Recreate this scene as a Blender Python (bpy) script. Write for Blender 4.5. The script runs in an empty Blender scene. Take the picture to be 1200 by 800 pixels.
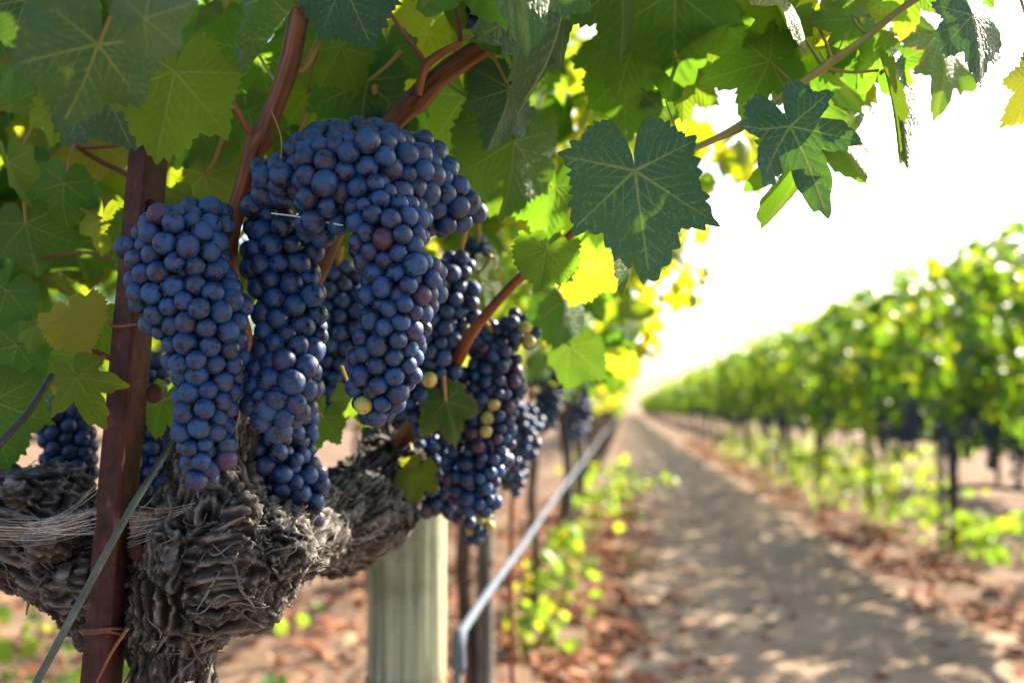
import bpy, math, random
import numpy as np
from mathutils import Vector, Matrix, noise
random.seed(7); RS = np.random.RandomState(11)
S = bpy.context.scene; COL = S.collection
R = math.radians; PI = math.pi

# ---------------------------------------------------------------- camera, sky, sun, exposure
FPX = 1167.0                                    # focal length in pixels of a 1200 wide frame
CAM_H = 0.9; PITCH = math.atan(78 / FPX); YAW = math.atan(135 / FPX * math.cos(PITCH))
cd = bpy.data.cameras.new('camera'); cam = bpy.data.objects.new('camera', cd); COL.objects.link(cam)
cd.sensor_width = 36; cd.lens = 36 * FPX / 1200; cd.clip_start = 0.02; cd.clip_end = 3000
cam.location = (0, 0, CAM_H); cam.rotation_euler = (PI / 2 + PITCH, 0, YAW)
cd.dof.use_dof = True; cd.dof.focus_distance = 0.585; cd.dof.aperture_fstop = 5.0
S.camera = cam
SUN_EL = R(34); SUN_AZ = R(48)                  # azimuth from the rows (+Y) towards +X
W = bpy.data.worlds.new('World'); S.world = W; W.use_nodes = True
nt = W.node_tree; bg = nt.nodes['Background']; sk = nt.nodes.new('ShaderNodeTexSky')
sk.sky_type = 'NISHITA'; sk.sun_disc = False; sk.sun_elevation = SUN_EL; sk.sun_rotation = SUN_AZ
sk.air_density = 1.0; sk.dust_density = 3.0; sk.ozone_density = 1.0
nt.links.new(sk.outputs[0], bg.inputs[0]); bg.inputs[1].default_value = 0.085
sl = bpy.data.lights.new('sun', 'SUN'); sun = bpy.data.objects.new('sun', sl); COL.objects.link(sun)
sl.energy = 5.0; sl.angle = R(0.5); sl.color = (1.0, 0.87, 0.68)
sd = Vector((math.sin(SUN_AZ) * math.cos(SUN_EL), math.cos(SUN_AZ) * math.cos(SUN_EL), math.sin(SUN_EL)))
sun.rotation_euler = sd.to_track_quat('Z', 'Y').to_euler()
S.view_settings.view_transform = 'Standard'; S.view_settings.look = 'None'
S.view_settings.exposure = 2.25; S.view_settings.gamma = 1; S.view_settings.use_curve_mapping = False
cy = S.cycles; cy.max_bounces = 7; cy.diffuse_bounces = 3; cy.glossy_bounces = 2; cy.transmission_bounces = 5
cy.transparent_max_bounces = 8; cy.use_denoising = True; cy.sample_clamp_indirect = 6; cy.sample_clamp_direct = 40
cy.caustics_reflective = False; cy.caustics_refractive = False

CR = cam.rotation_euler.to_matrix()
RT, UP, BK = CR @ Vector((1, 0, 0)), CR @ Vector((0, 1, 0)), CR @ Vector((0, 0, 1))
def P(px, py, D):                               # a place in the photo at a distance D in front of the camera -> metres in the world
    return Vector((0, 0, CAM_H)) + (RT * ((px - 600) / FPX) - UP * ((py - 400) / FPX) - BK) * D

# ---------------------------------------------------------------- object helpers
def empty(name, loc):
    o = bpy.data.objects.new(name, None); o.empty_display_size = .05; COL.objects.link(o); o.location = loc; return o
def tag(o, label=None, cat=None, group=None, kind=None):
    if label: o['label'] = label
    if cat: o['category'] = cat
    if group: o['group'] = group
    if kind: o['kind'] = kind
    return o
def root_origin(p):
    v = Vector((0, 0, 0))
    while p is not None:
        v += p.location
        if p.parent is None: break
        v += p.matrix_parent_inverse.translation
        p = p.parent
    return v
def link(o, parent=None):
    COL.objects.link(o)
    if parent is not None:
        o.parent = parent; o.matrix_parent_inverse = Matrix.Translation(-root_origin(parent))
    return o
def mesh(name, V, F, mats, smooth=True, attrs=None, fmat=None):
    """V (n,3); F list of arrays (k,m) of equal-sided faces"""
    m = bpy.data.meshes.new(name); V = np.asarray(V, dtype=np.float32)
    if not isinstance(F, list): F = [F]
    F = [np.asarray(f, dtype=np.int32) for f in F if len(f)]
    nl = sum(f.size for f in F); nf = sum(len(f) for f in F)
    m.vertices.add(len(V)); m.vertices.foreach_set('co', V.ravel())
    m.loops.add(nl); m.loops.foreach_set('vertex_index', np.concatenate([f.ravel() for f in F]))
    m.polygons.add(nf)
    tot = np.concatenate([np.full(len(f), f.shape[1], dtype=np.int32) for f in F])
    st = np.concatenate([[0], np.cumsum(tot)[:-1]]).astype(np.int32)
    m.polygons.foreach_set('loop_start', st); m.polygons.foreach_set('loop_total', tot)
    m.polygons.foreach_set('use_smooth', np.full(nf, smooth))
    if fmat is not None: m.polygons.foreach_set('material_index', np.asarray(fmat, dtype=np.int32))
    for k, a in (attrs or {}).items():
        a = np.asarray(a, dtype=np.float32)
        if a.ndim == 1: m.attributes.new(k, 'FLOAT', 'POINT').data.foreach_set('value', a)
        else: m.attributes.new(k, 'FLOAT_VECTOR', 'POINT').data.foreach_set('vector', a.ravel())
    for t in (mats if isinstance(mats, (list, tuple)) else [mats]): m.materials.append(t)
    m.update(); m.validate(); return m
def obj(name, me, parent=None): return link(bpy.data.objects.new(name, me), parent)

# ---------------------------------------------------------------- materials
def new_mat(name):
    m = bpy.data.materials.new(name); m.use_nodes = True; n = m.node_tree; n.nodes.clear()
    return m, n, n.nodes.new('ShaderNodeOutputMaterial')
def N(n, t, **kw):
    x = n.nodes.new(t)
    for k, v in kw.items():
        if k in ('op',): x.operation = v
        elif hasattr(x, k): setattr(x, k, v)
        else: x.inputs[k.replace('_', ' ')].default_value = v
    return x
def mixc(n, f, a, b):
    x = n.nodes.new('ShaderNodeMix'); x.data_type = 'RGBA'
    for s, v in ((0, f), (6, a), (7, b)):
        if hasattr(v, 'links') or isinstance(v, bpy.types.NodeSocket): n.links.new(v, x.inputs[s])
        else: x.inputs[s].default_value = v if s == 0 else (*v, 1)
    return x.outputs[2]
def mth(n, op, a, b=0.0, c=0.0, clamp=False):
    x = n.nodes.new('ShaderNodeMath'); x.operation = op; x.use_clamp = clamp
    for s, v in enumerate((a, b, c)):
        if isinstance(v, bpy.types.NodeSocket): n.links.new(v, x.inputs[s])
        else: x.inputs[s].default_value = v
    return x.outputs[0]
def attr(n, name, out='Fac'):
    x = n.nodes.new('ShaderNodeAttribute'); x.attribute_name = name; return x.outputs[out]
def noise_n(n, vec, scale, detail=3, rough=.55, dist=0):
    x = n.nodes.new('ShaderNodeTexNoise'); x.inputs['Scale'].default_value = scale; x.inputs['Detail'].default_value = detail
    x.inputs['Roughness'].default_value = rough; x.inputs['Distortion'].default_value = dist
    if vec is not None: n.links.new(vec, x.inputs['Vector'])
    return x.outputs['Fac']
def ramp(n, f, stops):
    x = n.nodes.new('ShaderNodeValToRGB'); n.links.new(f, x.inputs[0]); e = x.color_ramp.elements
    while len(e) < len(stops): e.new(.5)
    for i, (p, c) in enumerate(stops):
        e[i].position = p; e[i].color = (*c, 1) if len(c) == 3 else c
    return x.outputs[0]
def bump(n, h, strength=.5, dist=.001, normal=None):
    x = n.nodes.new('ShaderNodeBump'); n.links.new(h, x.inputs['Height']); x.inputs['Strength'].default_value = strength
    x.inputs['Distance'].default_value = dist
    if normal is not None: n.links.new(normal, x.inputs['Normal'])
    return x.outputs[0]
def pr(n, out, col, rough=.7, nrm=None, spec=.4, metal=0.0, sub=0.0):
    b = n.nodes.new('ShaderNodeBsdfPrincipled')
    for s, v in (('Base Color', col), ('Roughness', rough)):
        if isinstance(v, bpy.types.NodeSocket): n.links.new(v, b.inputs[s])
        else: b.inputs[s].default_value = (*v, 1) if s == 'Base Color' else v
    b.inputs['Specular IOR Level'].default_value = spec; b.inputs['Metallic'].default_value = metal
    if sub: b.inputs['Subsurface Weight'].default_value = sub; b.inputs['Subsurface Scale'].default_value = .003
    if nrm is not None: n.links.new(nrm, b.inputs['Normal'])
    if out is not None: n.links.new(b.outputs[0], out.inputs['Surface'])
    return b
def rnd_value(n):                               # one random number per leaf or grape, lone or merged
    oi = n.nodes.new('ShaderNodeObjectInfo')
    return mth(n, 'FRACT', mth(n, 'ADD', attr(n, 'rv'), oi.outputs['Random']))

def leaf_material(name, top=(.012, .075, .032), young=(.026, .12, .014), back=(.030, .12, .030), trans=(.15, .40, .015), tamt=.46, fine=True, autumn=.04, wear=.7):
    m, n, out = new_mat(name); rv = rnd_value(n)
    vein = attr(n, 'vein'); lc = attr(n, 'lc', 'Vector')
    base = mixc(n, mth(n, 'MULTIPLY', mth(n, 'POWER', rv, 2.5), .9), top, young)
    nz = noise_n(n, lc, 3.2, 4)
    base = mixc(n, mth(n, 'MULTIPLY', mth(n, 'SUBTRACT', nz, .42, clamp=True), 2.0, clamp=True), base, (.042, .085, .022))
    yl = mth(n, 'GREATER_THAN', rv, 1 - autumn)
    base = mixc(n, mth(n, 'MULTIPLY', yl, .8), base, (.30, .27, .03))
    geo = n.nodes.new('ShaderNodeNewGeometry')
    base = mixc(n, geo.outputs['Backfacing'], base, back)
    col = mixc(n, mth(n, 'MULTIPLY', vein, .75), base, (.24, .33, .10))
    tcol = mixc(n, mth(n, 'MULTIPLY', rv, .7), trans, (trans[0] * 1.6, trans[1] * 1.15, trans[2]))
    tcol = mixc(n, mth(n, 'MULTIPLY', vein, .5), tcol, (.42, .45, .08))
    tcol = mixc(n, mth(n, 'MULTIPLY', mth(n, 'POWER', rv, 5), .9), tcol, (.82, .80, .02))  # a few leaves get a gold transmission colour to imitate sun glints
    sepz = n.nodes.new('ShaderNodeSeparateXYZ'); n.links.new(lc, sepz.inputs[0])
    ed = mth(n, 'ADD', mth(n, 'MULTIPLY', sepz.outputs[2], 1000), mth(n, 'MULTIPLY', noise_n(n, lc, 4, 3), .55))
    ed = mth(n, 'MULTIPLY', mth(n, 'MULTIPLY', mth(n, 'SUBTRACT', ed, 1.16, clamp=True), 9, clamp=True), mth(n, 'GREATER_THAN', mth(n, 'FRACT', mth(n, 'MULTIPLY', rv, 13.7)), wear))
    col = mixc(n, mth(n, 'MULTIPLY', ed, .75), col, (.20, .13, .04)); tcol = mixc(n, mth(n, 'MULTIPLY', ed, .7), tcol, (.40, .22, .04))
    nrm = None
    if fine:
        vo = n.nodes.new('ShaderNodeTexVoronoi'); vo.feature = 'DISTANCE_TO_EDGE'; vo.inputs['Scale'].default_value = 17
        wn = noise_n(n, lc, 6, 2); va = n.nodes.new('ShaderNodeVectorMath'); va.operation = 'MULTIPLY_ADD'
        n.links.new(lc, va.inputs[0]); va.inputs[1].default_value = (1, 1, 1)
        cmb = n.nodes.new('ShaderNodeCombineXYZ'); n.links.new(mth(n, 'MULTIPLY', wn, .12), cmb.inputs[0]); n.links.new(mth(n, 'MULTIPLY', wn, .12), cmb.inputs[1])
        n.links.new(cmb.outputs[0], va.inputs[2]); n.links.new(va.outputs[0], vo.inputs['Vector'])
        cell = mth(n, 'MULTIPLY', vo.outputs['Distance'], 5, clamp=True)
        net = mth(n, 'LESS_THAN', vo.outputs['Distance'], .035)
        col = mixc(n, mth(n, 'MULTIPLY', net, .28), col, (.12, .21, .07))
        tcol = mixc(n, mth(n, 'MULTIPLY', net, .3), tcol, (.40, .46, .06))
        dust = noise_n(n, lc, 11, 6, .7); sp = noise_n(n, lc, 34, 3, .6)
        col = mixc(n, mth(n, 'MULTIPLY', mth(n, 'SUBTRACT', dust, .56, clamp=True), 1.6, clamp=True), col, (.07, .15, .08))
        br = mth(n, 'GREATER_THAN', mth(n, 'MULTIPLY', sp, noise_n(n, lc, 2.3, 2)), .40)
        col = mixc(n, mth(n, 'MULTIPLY', br, .6), col, (.16, .12, .05))
        h = mth(n, 'ADD', cell, mth(n, 'MULTIPLY', noise_n(n, lc, 40, 2), .5))
        nrm = bump(n, h, .75, .0008)
    b = pr(n, None, col, .52 if fine else .42, nrm, .30 if fine else .45)
    t = n.nodes.new('ShaderNodeBsdfTranslucent'); n.links.new(tcol, t.inputs[0])
    mx = n.nodes.new('ShaderNodeMixShader'); mx.inputs[0].default_value = tamt
    n.links.new(b.outputs[0], mx.inputs[1]); n.links.new(t.outputs[0], mx.inputs[2]); n.links.new(mx.outputs[0], out.inputs['Surface'])
    return m
LEAF = leaf_material('vine_leaf'); LEAF_FAR = leaf_material('vine_leaf_far', top=(.010, .078, .036), young=(.022, .10, .022), back=(.03, .12, .035), trans=(.24, .50, .01), fine=False, tamt=.36, autumn=.05)
LEAF_MIDG = leaf_material('vine_leaf_bright', top=(.03, .10, .02), young=(.06, .13, .014), trans=(.36, .46, .01), fine=False, tamt=.52, autumn=.04)
LEAF_BLUE = leaf_material('vine_leaf_dusty', top=(.013, .075, .056), young=(.020, .085, .050), tamt=.16, autumn=0, wear=2)
LEAF_YOUNG = leaf_material('vine_leaf_pale', top=(.045, .125, .012), young=(.075, .165, .010), tamt=.55, autumn=0)
WEED = leaf_material('weed_leaf', top=(.08, .19, .012), young=(.13, .26, .012), trans=(.26, .48, .03), tamt=.5, fine=False, autumn=.08)

def grape_material(name, dark, bloom, alt, altamt):
    m, n, out = new_mat(name); rv = rnd_value(n); gp = attr(n, 'gp', 'Vector')
    off = n.nodes.new('ShaderNodeVectorMath'); off.operation = 'ADD'
    cmb = n.nodes.new('ShaderNodeCombineXYZ')
    for i, k in enumerate((37.0, 91.0, 53.0)): n.links.new(mth(n, 'MULTIPLY', rv, k), cmb.inputs[i])
    n.links.new(gp, off.inputs[0]); n.links.new(cmb.outputs[0], off.inputs[1]); v = off.outputs[0]
    base = mixc(n, mth(n, 'MULTIPLY', mth(n, 'MULTIPLY', mth(n, 'SUBTRACT', noise_n(n, v, .9, 2), .36, clamp=True), 5, clamp=True), mth(n, 'MULTIPLY', mth(n, 'GREATER_THAN', rv, 1 - max(altamt, .12) * 2), .9)), dark, alt)
    big = noise_n(n, v, 1.1, 4, .6, .4); sm = noise_n(n, v, 4.5, 5, .7, .6)
    f = mth(n, 'MULTIPLY', mth(n, 'SUBTRACT', mth(n, 'ADD', mth(n, 'MULTIPLY', big, 1.7), mth(n, 'MULTIPLY', sm, 1.0)), 1.12, clamp=True), 3.6, clamp=True)
    amt = mth(n, 'ADD', .50, mth(n, 'MULTIPLY', mth(n, 'FRACT', mth(n, 'MULTIPLY', rv, 7.31)), .50))
    f = mth(n, 'MULTIPLY', f, amt)
    col = mixc(n, f, base, mixc(n, mth(n, 'FRACT', mth(n, 'MULTIPLY', rv, 3.77)), bloom, tuple(min(1, c * k) for c, k in zip(bloom, (2.6, 1.35, 1.15)))))
    sp = noise_n(n, v, 9, 3, .6)
    scar = mth(n, 'GREATER_THAN', mth(n, 'MULTIPLY', sp, noise_n(n, v, 1.3, 2)), .325)
    col = mixc(n, mth(n, 'MULTIPLY', scar, .8), col, (.035, .025, .022))
    fine = mth(n, 'GREATER_THAN', noise_n(n, v, 26, 2, .5), .66)
    col = mixc(n, mth(n, 'MULTIPLY', fine, .6), col, (.25, .34, .48))
    sep = n.nodes.new('ShaderNodeSeparateXYZ'); n.links.new(gp, sep.inputs[0])
    dot = mth(n, 'LESS_THAN', sep.outputs[2], -.988)
    col = mixc(n, mth(n, 'MULTIPLY', dot, .8), col, (.03, .02, .015))
    rough = mth(n, 'ADD', .27, mth(n, 'MULTIPLY', f, .38))
    pr(n, out, col, rough, bump(n, sm, .12, .0006), .45, sub=.12)
    return m
BLUE = grape_material('blue_grape', (.002, .0035, .014), (.002, .055, .205), (.024, .008, .026), .07)
PURPLE = grape_material('purple_grape', (.034, .004, .018), (.022, .030, .10), (.060, .010, .025), .4)
GREEN = grape_material('green_grape', (.22, .30, .05), (.30, .36, .13), (.36, .28, .08), .3)
DARKB = grape_material('far_grape', (.005, .007, .022), (.010, .045, .125), (.06, .015, .05), .12)

def wood_material(name, c0, c1, c2, kx=9, ks=1.2, rough=.85, bd=.0012, bs=.8, sc=1.0):
    """bc = (length along the grain, across, across) in metres"""
    m, n, out = new_mat(name); bc = attr(n, 'bc', 'Vector')
    mp = n.nodes.new('ShaderNodeMapping'); n.links.new(bc, mp.inputs[0]); mp.inputs['Scale'].default_value = (ks * 14 * sc, kx * 22 * sc, kx * 22 * sc)
    a = noise_n(n, mp.outputs[0], 1, 5, .65, .5); b = noise_n(n, bc, 26 * sc, 4, .6)
    col = ramp(n, a, [(.37, c0), (.50, c1), (.66, c2)])
    col = mixc(n, mth(n, 'MULTIPLY', mth(n, 'SUBTRACT', b, .45, clamp=True), 2.2, clamp=True), col, c0)
    pr(n, out, col, rough, bump(n, a, bs, bd), .3); return m
CANE = wood_material('ripe_cane', (.045, .016, .008), (.15, .055, .022), (.30, .13, .055), 9, .35, .55, .0009, 1.0)
GCANE = wood_material('green_cane', (.13, .10, .03), (.24, .20, .06), (.34, .30, .10), 9, .35, .5, .0004, .4)
RCANE = wood_material('red_cane', (.10, .025, .02), (.20, .05, .03), (.30, .12, .05), 9, .35, .5, .0004, .4)
PETI = wood_material('petiole', (.13, .11, .03), (.26, .22, .06), (.36, .14, .07), 9, .35, .5, .0003, .3)
GREYW = wood_material('grey_stake', (.055, .05, .042), (.15, .135, .115), (.26, .24, .21), 4, .25, .9, .002, .7, .6)
POSTW = wood_material('treated_post', (.09, .085, .05), (.27, .31, .21), (.46, .50, .38), 8, .14, .88, .003, 1.0, .55)
FARW = wood_material('far_trunk', (.022, .015, .011), (.075, .052, .038), (.15, .11, .085), 4, .5, .9, .004, .9, .6)

def bark_material():
    m, n, out = new_mat('old_bark'); bc = attr(n, 'bc', 'Vector'); bh = attr(n, 'bh')
    mp = n.nodes.new('ShaderNodeMapping'); n.links.new(bc, mp.inputs[0]); mp.inputs['Scale'].default_value = (28, 260, 260)
    a = noise_n(n, mp.outputs[0], 1, 6, .7, .9)
    mp2 = n.nodes.new('ShaderNodeMapping'); n.links.new(bc, mp2.inputs[0]); mp2.inputs['Scale'].default_value = (90, 620, 620)
    a2 = noise_n(n, mp2.outputs[0], 1, 4, .6, .4)
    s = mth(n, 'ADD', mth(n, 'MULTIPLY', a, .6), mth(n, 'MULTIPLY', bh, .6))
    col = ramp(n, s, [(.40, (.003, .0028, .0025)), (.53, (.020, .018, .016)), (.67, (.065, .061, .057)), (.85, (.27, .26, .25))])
    big = noise_n(n, bc, 22, 3)
    col = mixc(n, mth(n, 'MULTIPLY', mth(n, 'SUBTRACT', big, .52, clamp=True), 1.5, clamp=True), col, (.07, .040, .025))
    h = mth(n, 'ADD', mth(n, 'MULTIPLY', a, 1.0), mth(n, 'MULTIPLY', a2, .5))
    pr(n, out, col, .88, bump(n, h, .95, .0022), .25); return m
BARK = bark_material()
def simple_noise_mat(name, stops, scale, rough=.8, bs=.6, bd=.001, metal=0, spec=.4, fscale=None):
    m, n, out = new_mat(name); tc = n.nodes.new('ShaderNodeTexCoord').outputs['Object']
    a = noise_n(n, tc, scale, 6, .65, .3); col = ramp(n, a, stops)
    h = noise_n(n, tc, fscale or scale * 6, 4, .7)
    pr(n, out, col, rough, bump(n, h, bs, bd), spec, metal); return m
RUST = simple_noise_mat('rusty_steel', [(.28, (.010, .004, .004)), (.44, (.036, .010, .009)), (.60, (.070, .018, .015)), (.78, (.17, .07, .055))], 75, .75, 1.0, .0012, 0, .35, 300)
RUSTWIRE = simple_noise_mat('rusty_wire', [(.3, (.07, .03, .02)), (.6, (.22, .09, .05)), (.8, (.34, .20, .12))], 90, .7)
HOSE = simple_noise_mat('grey_hose', [(.3, (.045, .065, .10)), (.7, (.08, .11, .16))], 20, .75)
CABLE = simple_noise_mat('dull_cable', [(.3, (.035, .045, .035)), (.6, (.09, .11, .085)), (.8, (.20, .21, .16))], 60, .6, .5, .0005)
DARKCABLE = simple_noise_mat('dark_cable', [(.3, (.012, .012, .012)), (.7, (.03, .03, .03))], 60, .5)
STRAW = simple_noise_mat('dry_straw', [(.3, (.45, .30, .10)), (.7, (.70, .52, .22))], 60, .8)
STEELP = simple_noise_mat('green_steel', [(.3, (.03, .06, .06)), (.7, (.09, .14, .15))], 30, .6)
def litter_material():
    m, n, out = new_mat('dead_leaf'); rv = rnd_value(n)
    col = ramp(n, rv, [(0, (.08, .032, .020)), (.3, (.19, .065, .036)), (.6, (.30, .12, .065)), (.85, (.42, .21, .11)), (1, (.46, .34, .22))])
    b = pr(n, None, col, .8, None, .2); t = n.nodes.new('ShaderNodeBsdfTranslucent'); n.links.new(col, t.inputs[0])
    mx = n.nodes.new('ShaderNodeMixShader'); mx.inputs[0].default_value = .25
    n.links.new(b.outputs[0], mx.inputs[1]); n.links.new(t.outputs[0], mx.inputs[2]); n.links.new(mx.outputs[0], out.inputs['Surface']); return m
LITTER = litter_material()
def ground_material(name, a, b, c):
    m, n, out = new_mat(name); g = n.nodes.new('ShaderNodeNewGeometry').outputs['Position']
    n1 = noise_n(n, g, 1.3, 5, .6); n2 = noise_n(n, g, 11, 6, .7); n3 = noise_n(n, g, 70, 3, .6)
    s = mth(n, 'ADD', mth(n, 'MULTIPLY', n1, .5), mth(n, 'ADD', mth(n, 'MULTIPLY', n2, .35), mth(n, 'MULTIPLY', n3, .2)))
    col = ramp(n, s, [(.38, a), (.52, b), (.68, c)])
    pr(n, out, col, .95, bump(n, mth(n, 'ADD', n2, mth(n, 'MULTIPLY', n3, .5)), .8, .025), .15); return m
SOIL = ground_material('vineyard_soil', (.075, .046, .032), (.16, .105, .072), (.28, .195, .14))
PATHM = ground_material('dry_path', (.165, .115, .078), (.26, .19, .132), (.41, .305, .215))
STONE = simple_noise_mat('clod', [(.3, (.16, .12, .10)), (.7, (.34, .27, .22))], 30, .95)

# ---------------------------------------------------------------- leaf meshes
LOBES = [(0, 1.0), (R(54), .88), (-R(54), .88), (R(108), .66), (-R(108), .66)]
def leaf_template(nr, nt_, seed, deep=.35, teeth=44, tooth=.07, cup=.0, bend=.25, fold=.15, wave=.08, hinge=None, curl=0, veins=True, widths=None, blister=.008):
    """vine leaf: petiole junction at the origin, tip towards -Y, lying near the XY plane, face towards +Z; midrib length 1"""
    rs = np.random.RandomState(seed)
    lob = [(a + rs.normal(0, .05) * (i > 0), r * (1 + rs.normal(0, .06))) for i, (a, r) in enumerate(LOBES)]
    th = np.linspace(-PI, PI, nt_, endpoint=False)
    w = R(27) * (1 + .07 * rs.randn(5)); r = np.zeros_like(th)
    for i, (a, rr) in enumerate(lob):
        d = np.abs((th - a + PI) % (2 * PI) - PI) / w[i]
        dp = deep * (1.25 if i > 2 else 1)
        r = np.maximum(r, rr * (1 - dp * np.minimum(d, 1.25) ** 1.5 + .07 * np.exp(-(d / .16) ** 2)))
    # basal lobes run round towards the stalk and leave a narrow sinus
    da = PI - np.abs(th)
    base = np.interp(da, [0, .10, .30, .6, 1.2], [.05, .22, .52, .58, .56])
    r = np.where(da < 1.0, np.minimum(np.maximum(r, base * .97), np.maximum(base, .05)), np.maximum(r, .36))
    ph = th * teeth / (2 * PI) + .25 * np.sin(th * 5 + seed) + rs.rand()
    fr = ph % 1.0; saw = np.where(fr < .62, fr / .62, (1 - fr) / .38)
    big = 1.15 + .65 * np.sin(np.floor(ph) * 2.4 + seed)
    r = r * (1 + tooth * (saw - .4) * big * np.clip(da * 3, 0, 1)) + .03 * np.sin(th * 9 + seed) * r * .6
    rad = np.linspace(0, 1, nr + 1)[1:] ** .92
    X = np.concatenate([[0], (rad[:, None] * r[None] * np.sin(th)[None]).ravel()])
    Y = np.concatenate([[0], -(rad[:, None] * r[None] * np.cos(th)[None]).ravel()])
    RR = np.concatenate([[0], np.repeat(rad, nt_)])
    n = nt_; idx = lambda i, j: 1 + i * n + (j % n)
    j = np.arange(n); F3 = np.stack([np.zeros(n, int), idx(0, j), idx(0, j + 1)], 1)
    F4 = [np.stack([idx(i, j), idx(i + 1, j), idx(i + 1, j + 1), idx(i, j + 1)], 1) for i in range(nr - 1)]
    F4 = np.concatenate(F4) if F4 else np.zeros((0, 4), int)
    P2 = np.stack([X, Y], 1); vein = np.zeros(len(X)); dm = np.full(len(X), 9.)
    if veins:
        segs = []
        for i, (a, rr) in enumerate(lob):
            d = np.array([math.sin(a), -math.cos(a)]); L = rr * .97
            segs.append((np.zeros(2), d * L, .017, .004))
            for k in range(5):
                t = (.16 + .16 * k) * L
                for s in (-1, 1):
                    aa = a + s * R(44); dd = np.array([math.sin(aa), -math.cos(aa)])
                    L2 = (.42 - .055 * k) * rr
                    segs.append((d * (t + .03 * s), d * (t + .03 * s) + dd * L2, .007, .002))
        for a, b, w0, w1 in segs:
            ab = b - a; t = np.clip(((P2 - a) @ ab) / (ab @ ab), 0, 1)
            d = np.linalg.norm(P2 - a - t[:, None] * ab, axis=1); ww = w0 + (w1 - w0) * t
            vein = np.maximum(vein, np.clip(1.35 - d / ww, 0, 1) * (1 if w0 > .01 else .75)); dm = np.minimum(dm, d)
    q = np.sqrt(X * X + Y * Y)
    Z = cup * q ** 2 - bend * np.abs(Y) ** 2 * np.where(Y < 0, 1, .5) - fold * np.abs(X) + wave * q ** 2 * np.sin(3 * np.arctan2(X, -Y) + seed * 1.7)
    Z = Z + wave * .5 * q ** 3 * np.sin(8 * np.arctan2(X, -Y) + seed)
    if veins: Z = Z + blister * np.minimum(dm / .06, 1) - .004 * vein
    V = np.stack([X, Y, Z], 1)
    if hinge:
        for (side, x0, ang, width) in hinge:      # fold a side lobe over along a line x = x0 (leaning by 'width')
            u = V[:, 0] * side - x0; mk = u > 0
            a = ang * np.clip(u / width, 0, 1)
            # roll the strip round a cylinder, then carry on straight
            rad_ = width / max(abs(ang), 1e-3)
            uu = np.clip(u, 0, None); inn = np.minimum(uu, width); rest = uu - inn; sg = np.sign(ang)
            nx = x0 + rad_ * np.sin(np.abs(a)) + rest * np.cos(a); nz = sg * (rad_ * (1 - np.cos(a)) + rest * np.sin(np.abs(a)))
            V[mk, 0] = side * nx[mk]; V[mk, 2] = V[mk, 2] * np.cos(a[mk]) + nz[mk]
    if curl:
        u = np.clip(-V[:, 1] - .35, 0, None); a = curl * u
        V[:, 2] -= np.sin(a) * u * .8; V[:, 1] += (1 - np.cos(a)) * u
    lc = np.stack([X + seed * 3.1, Y, RR * .001], 1)
    return V, F3, F4, vein, lc
MID = [leaf_template(5, 96, 100 + i, deep=.25 + .2 * (i % 3) / 2, teeth=34, bend=.15 + .5 * (i % 4) / 3, fold=.1 + .35 * ((i * 2) % 5) / 4, wave=.12, curl=.4 * (i % 2)) for i in range(8)]
LOW = [leaf_template(2, 30, 200 + i, deep=.35, teeth=15, tooth=.10, bend=.2 + .1 * i, fold=.15 + .1 * (i % 3), wave=.15, veins=False) for i in range(6)]
TINY = [leaf_template(1, 10, 300 + i, deep=.3, teeth=5, tooth=.1, bend=.3, fold=.25, wave=.2, veins=False) for i in range(4)]

def rand_leaf_rot(rs, n, down=.8, tilt=.6):
    """blades hang: tip mostly down, faces turned any way round"""
    out = []
    for _ in range(n):
        az = rs.uniform(0, 2 * PI); t = rs.normal(.45, tilt); roll = rs.normal(0, .5)
        M = Matrix.Rotation(az, 3, 'Z') @ Matrix.Rotation(PI / 2 - t, 3, 'X') @ Matrix.Rotation(roll, 3, 'Z')
        out.append(np.array(M))
    return out
def merge_leaves(templates, pos, rots, sizes, rs, rv=None):
    Vs, F3s, F4s, ve, lc, rvs = [], [], [], [], [], []; off = 0
    for i in range(len(pos)):
        V, F3, F4, v, l = templates[rs.randint(len(templates))]
        Vs.append(V @ rots[i].T * sizes[i] + pos[i]); F3s.append(F3 + off); F4s.append(F4 + off)
        ve.append(v); lc.append(l); rvs.append(np.full(len(V), rs.rand() if rv is None else rv[i])); off += len(V)
    return np.concatenate(Vs), [np.concatenate(F3s), np.concatenate(F4s)], {'vein': np.concatenate(ve), 'lc': np.concatenate(lc), 'rv': np.concatenate(rvs)}

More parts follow.
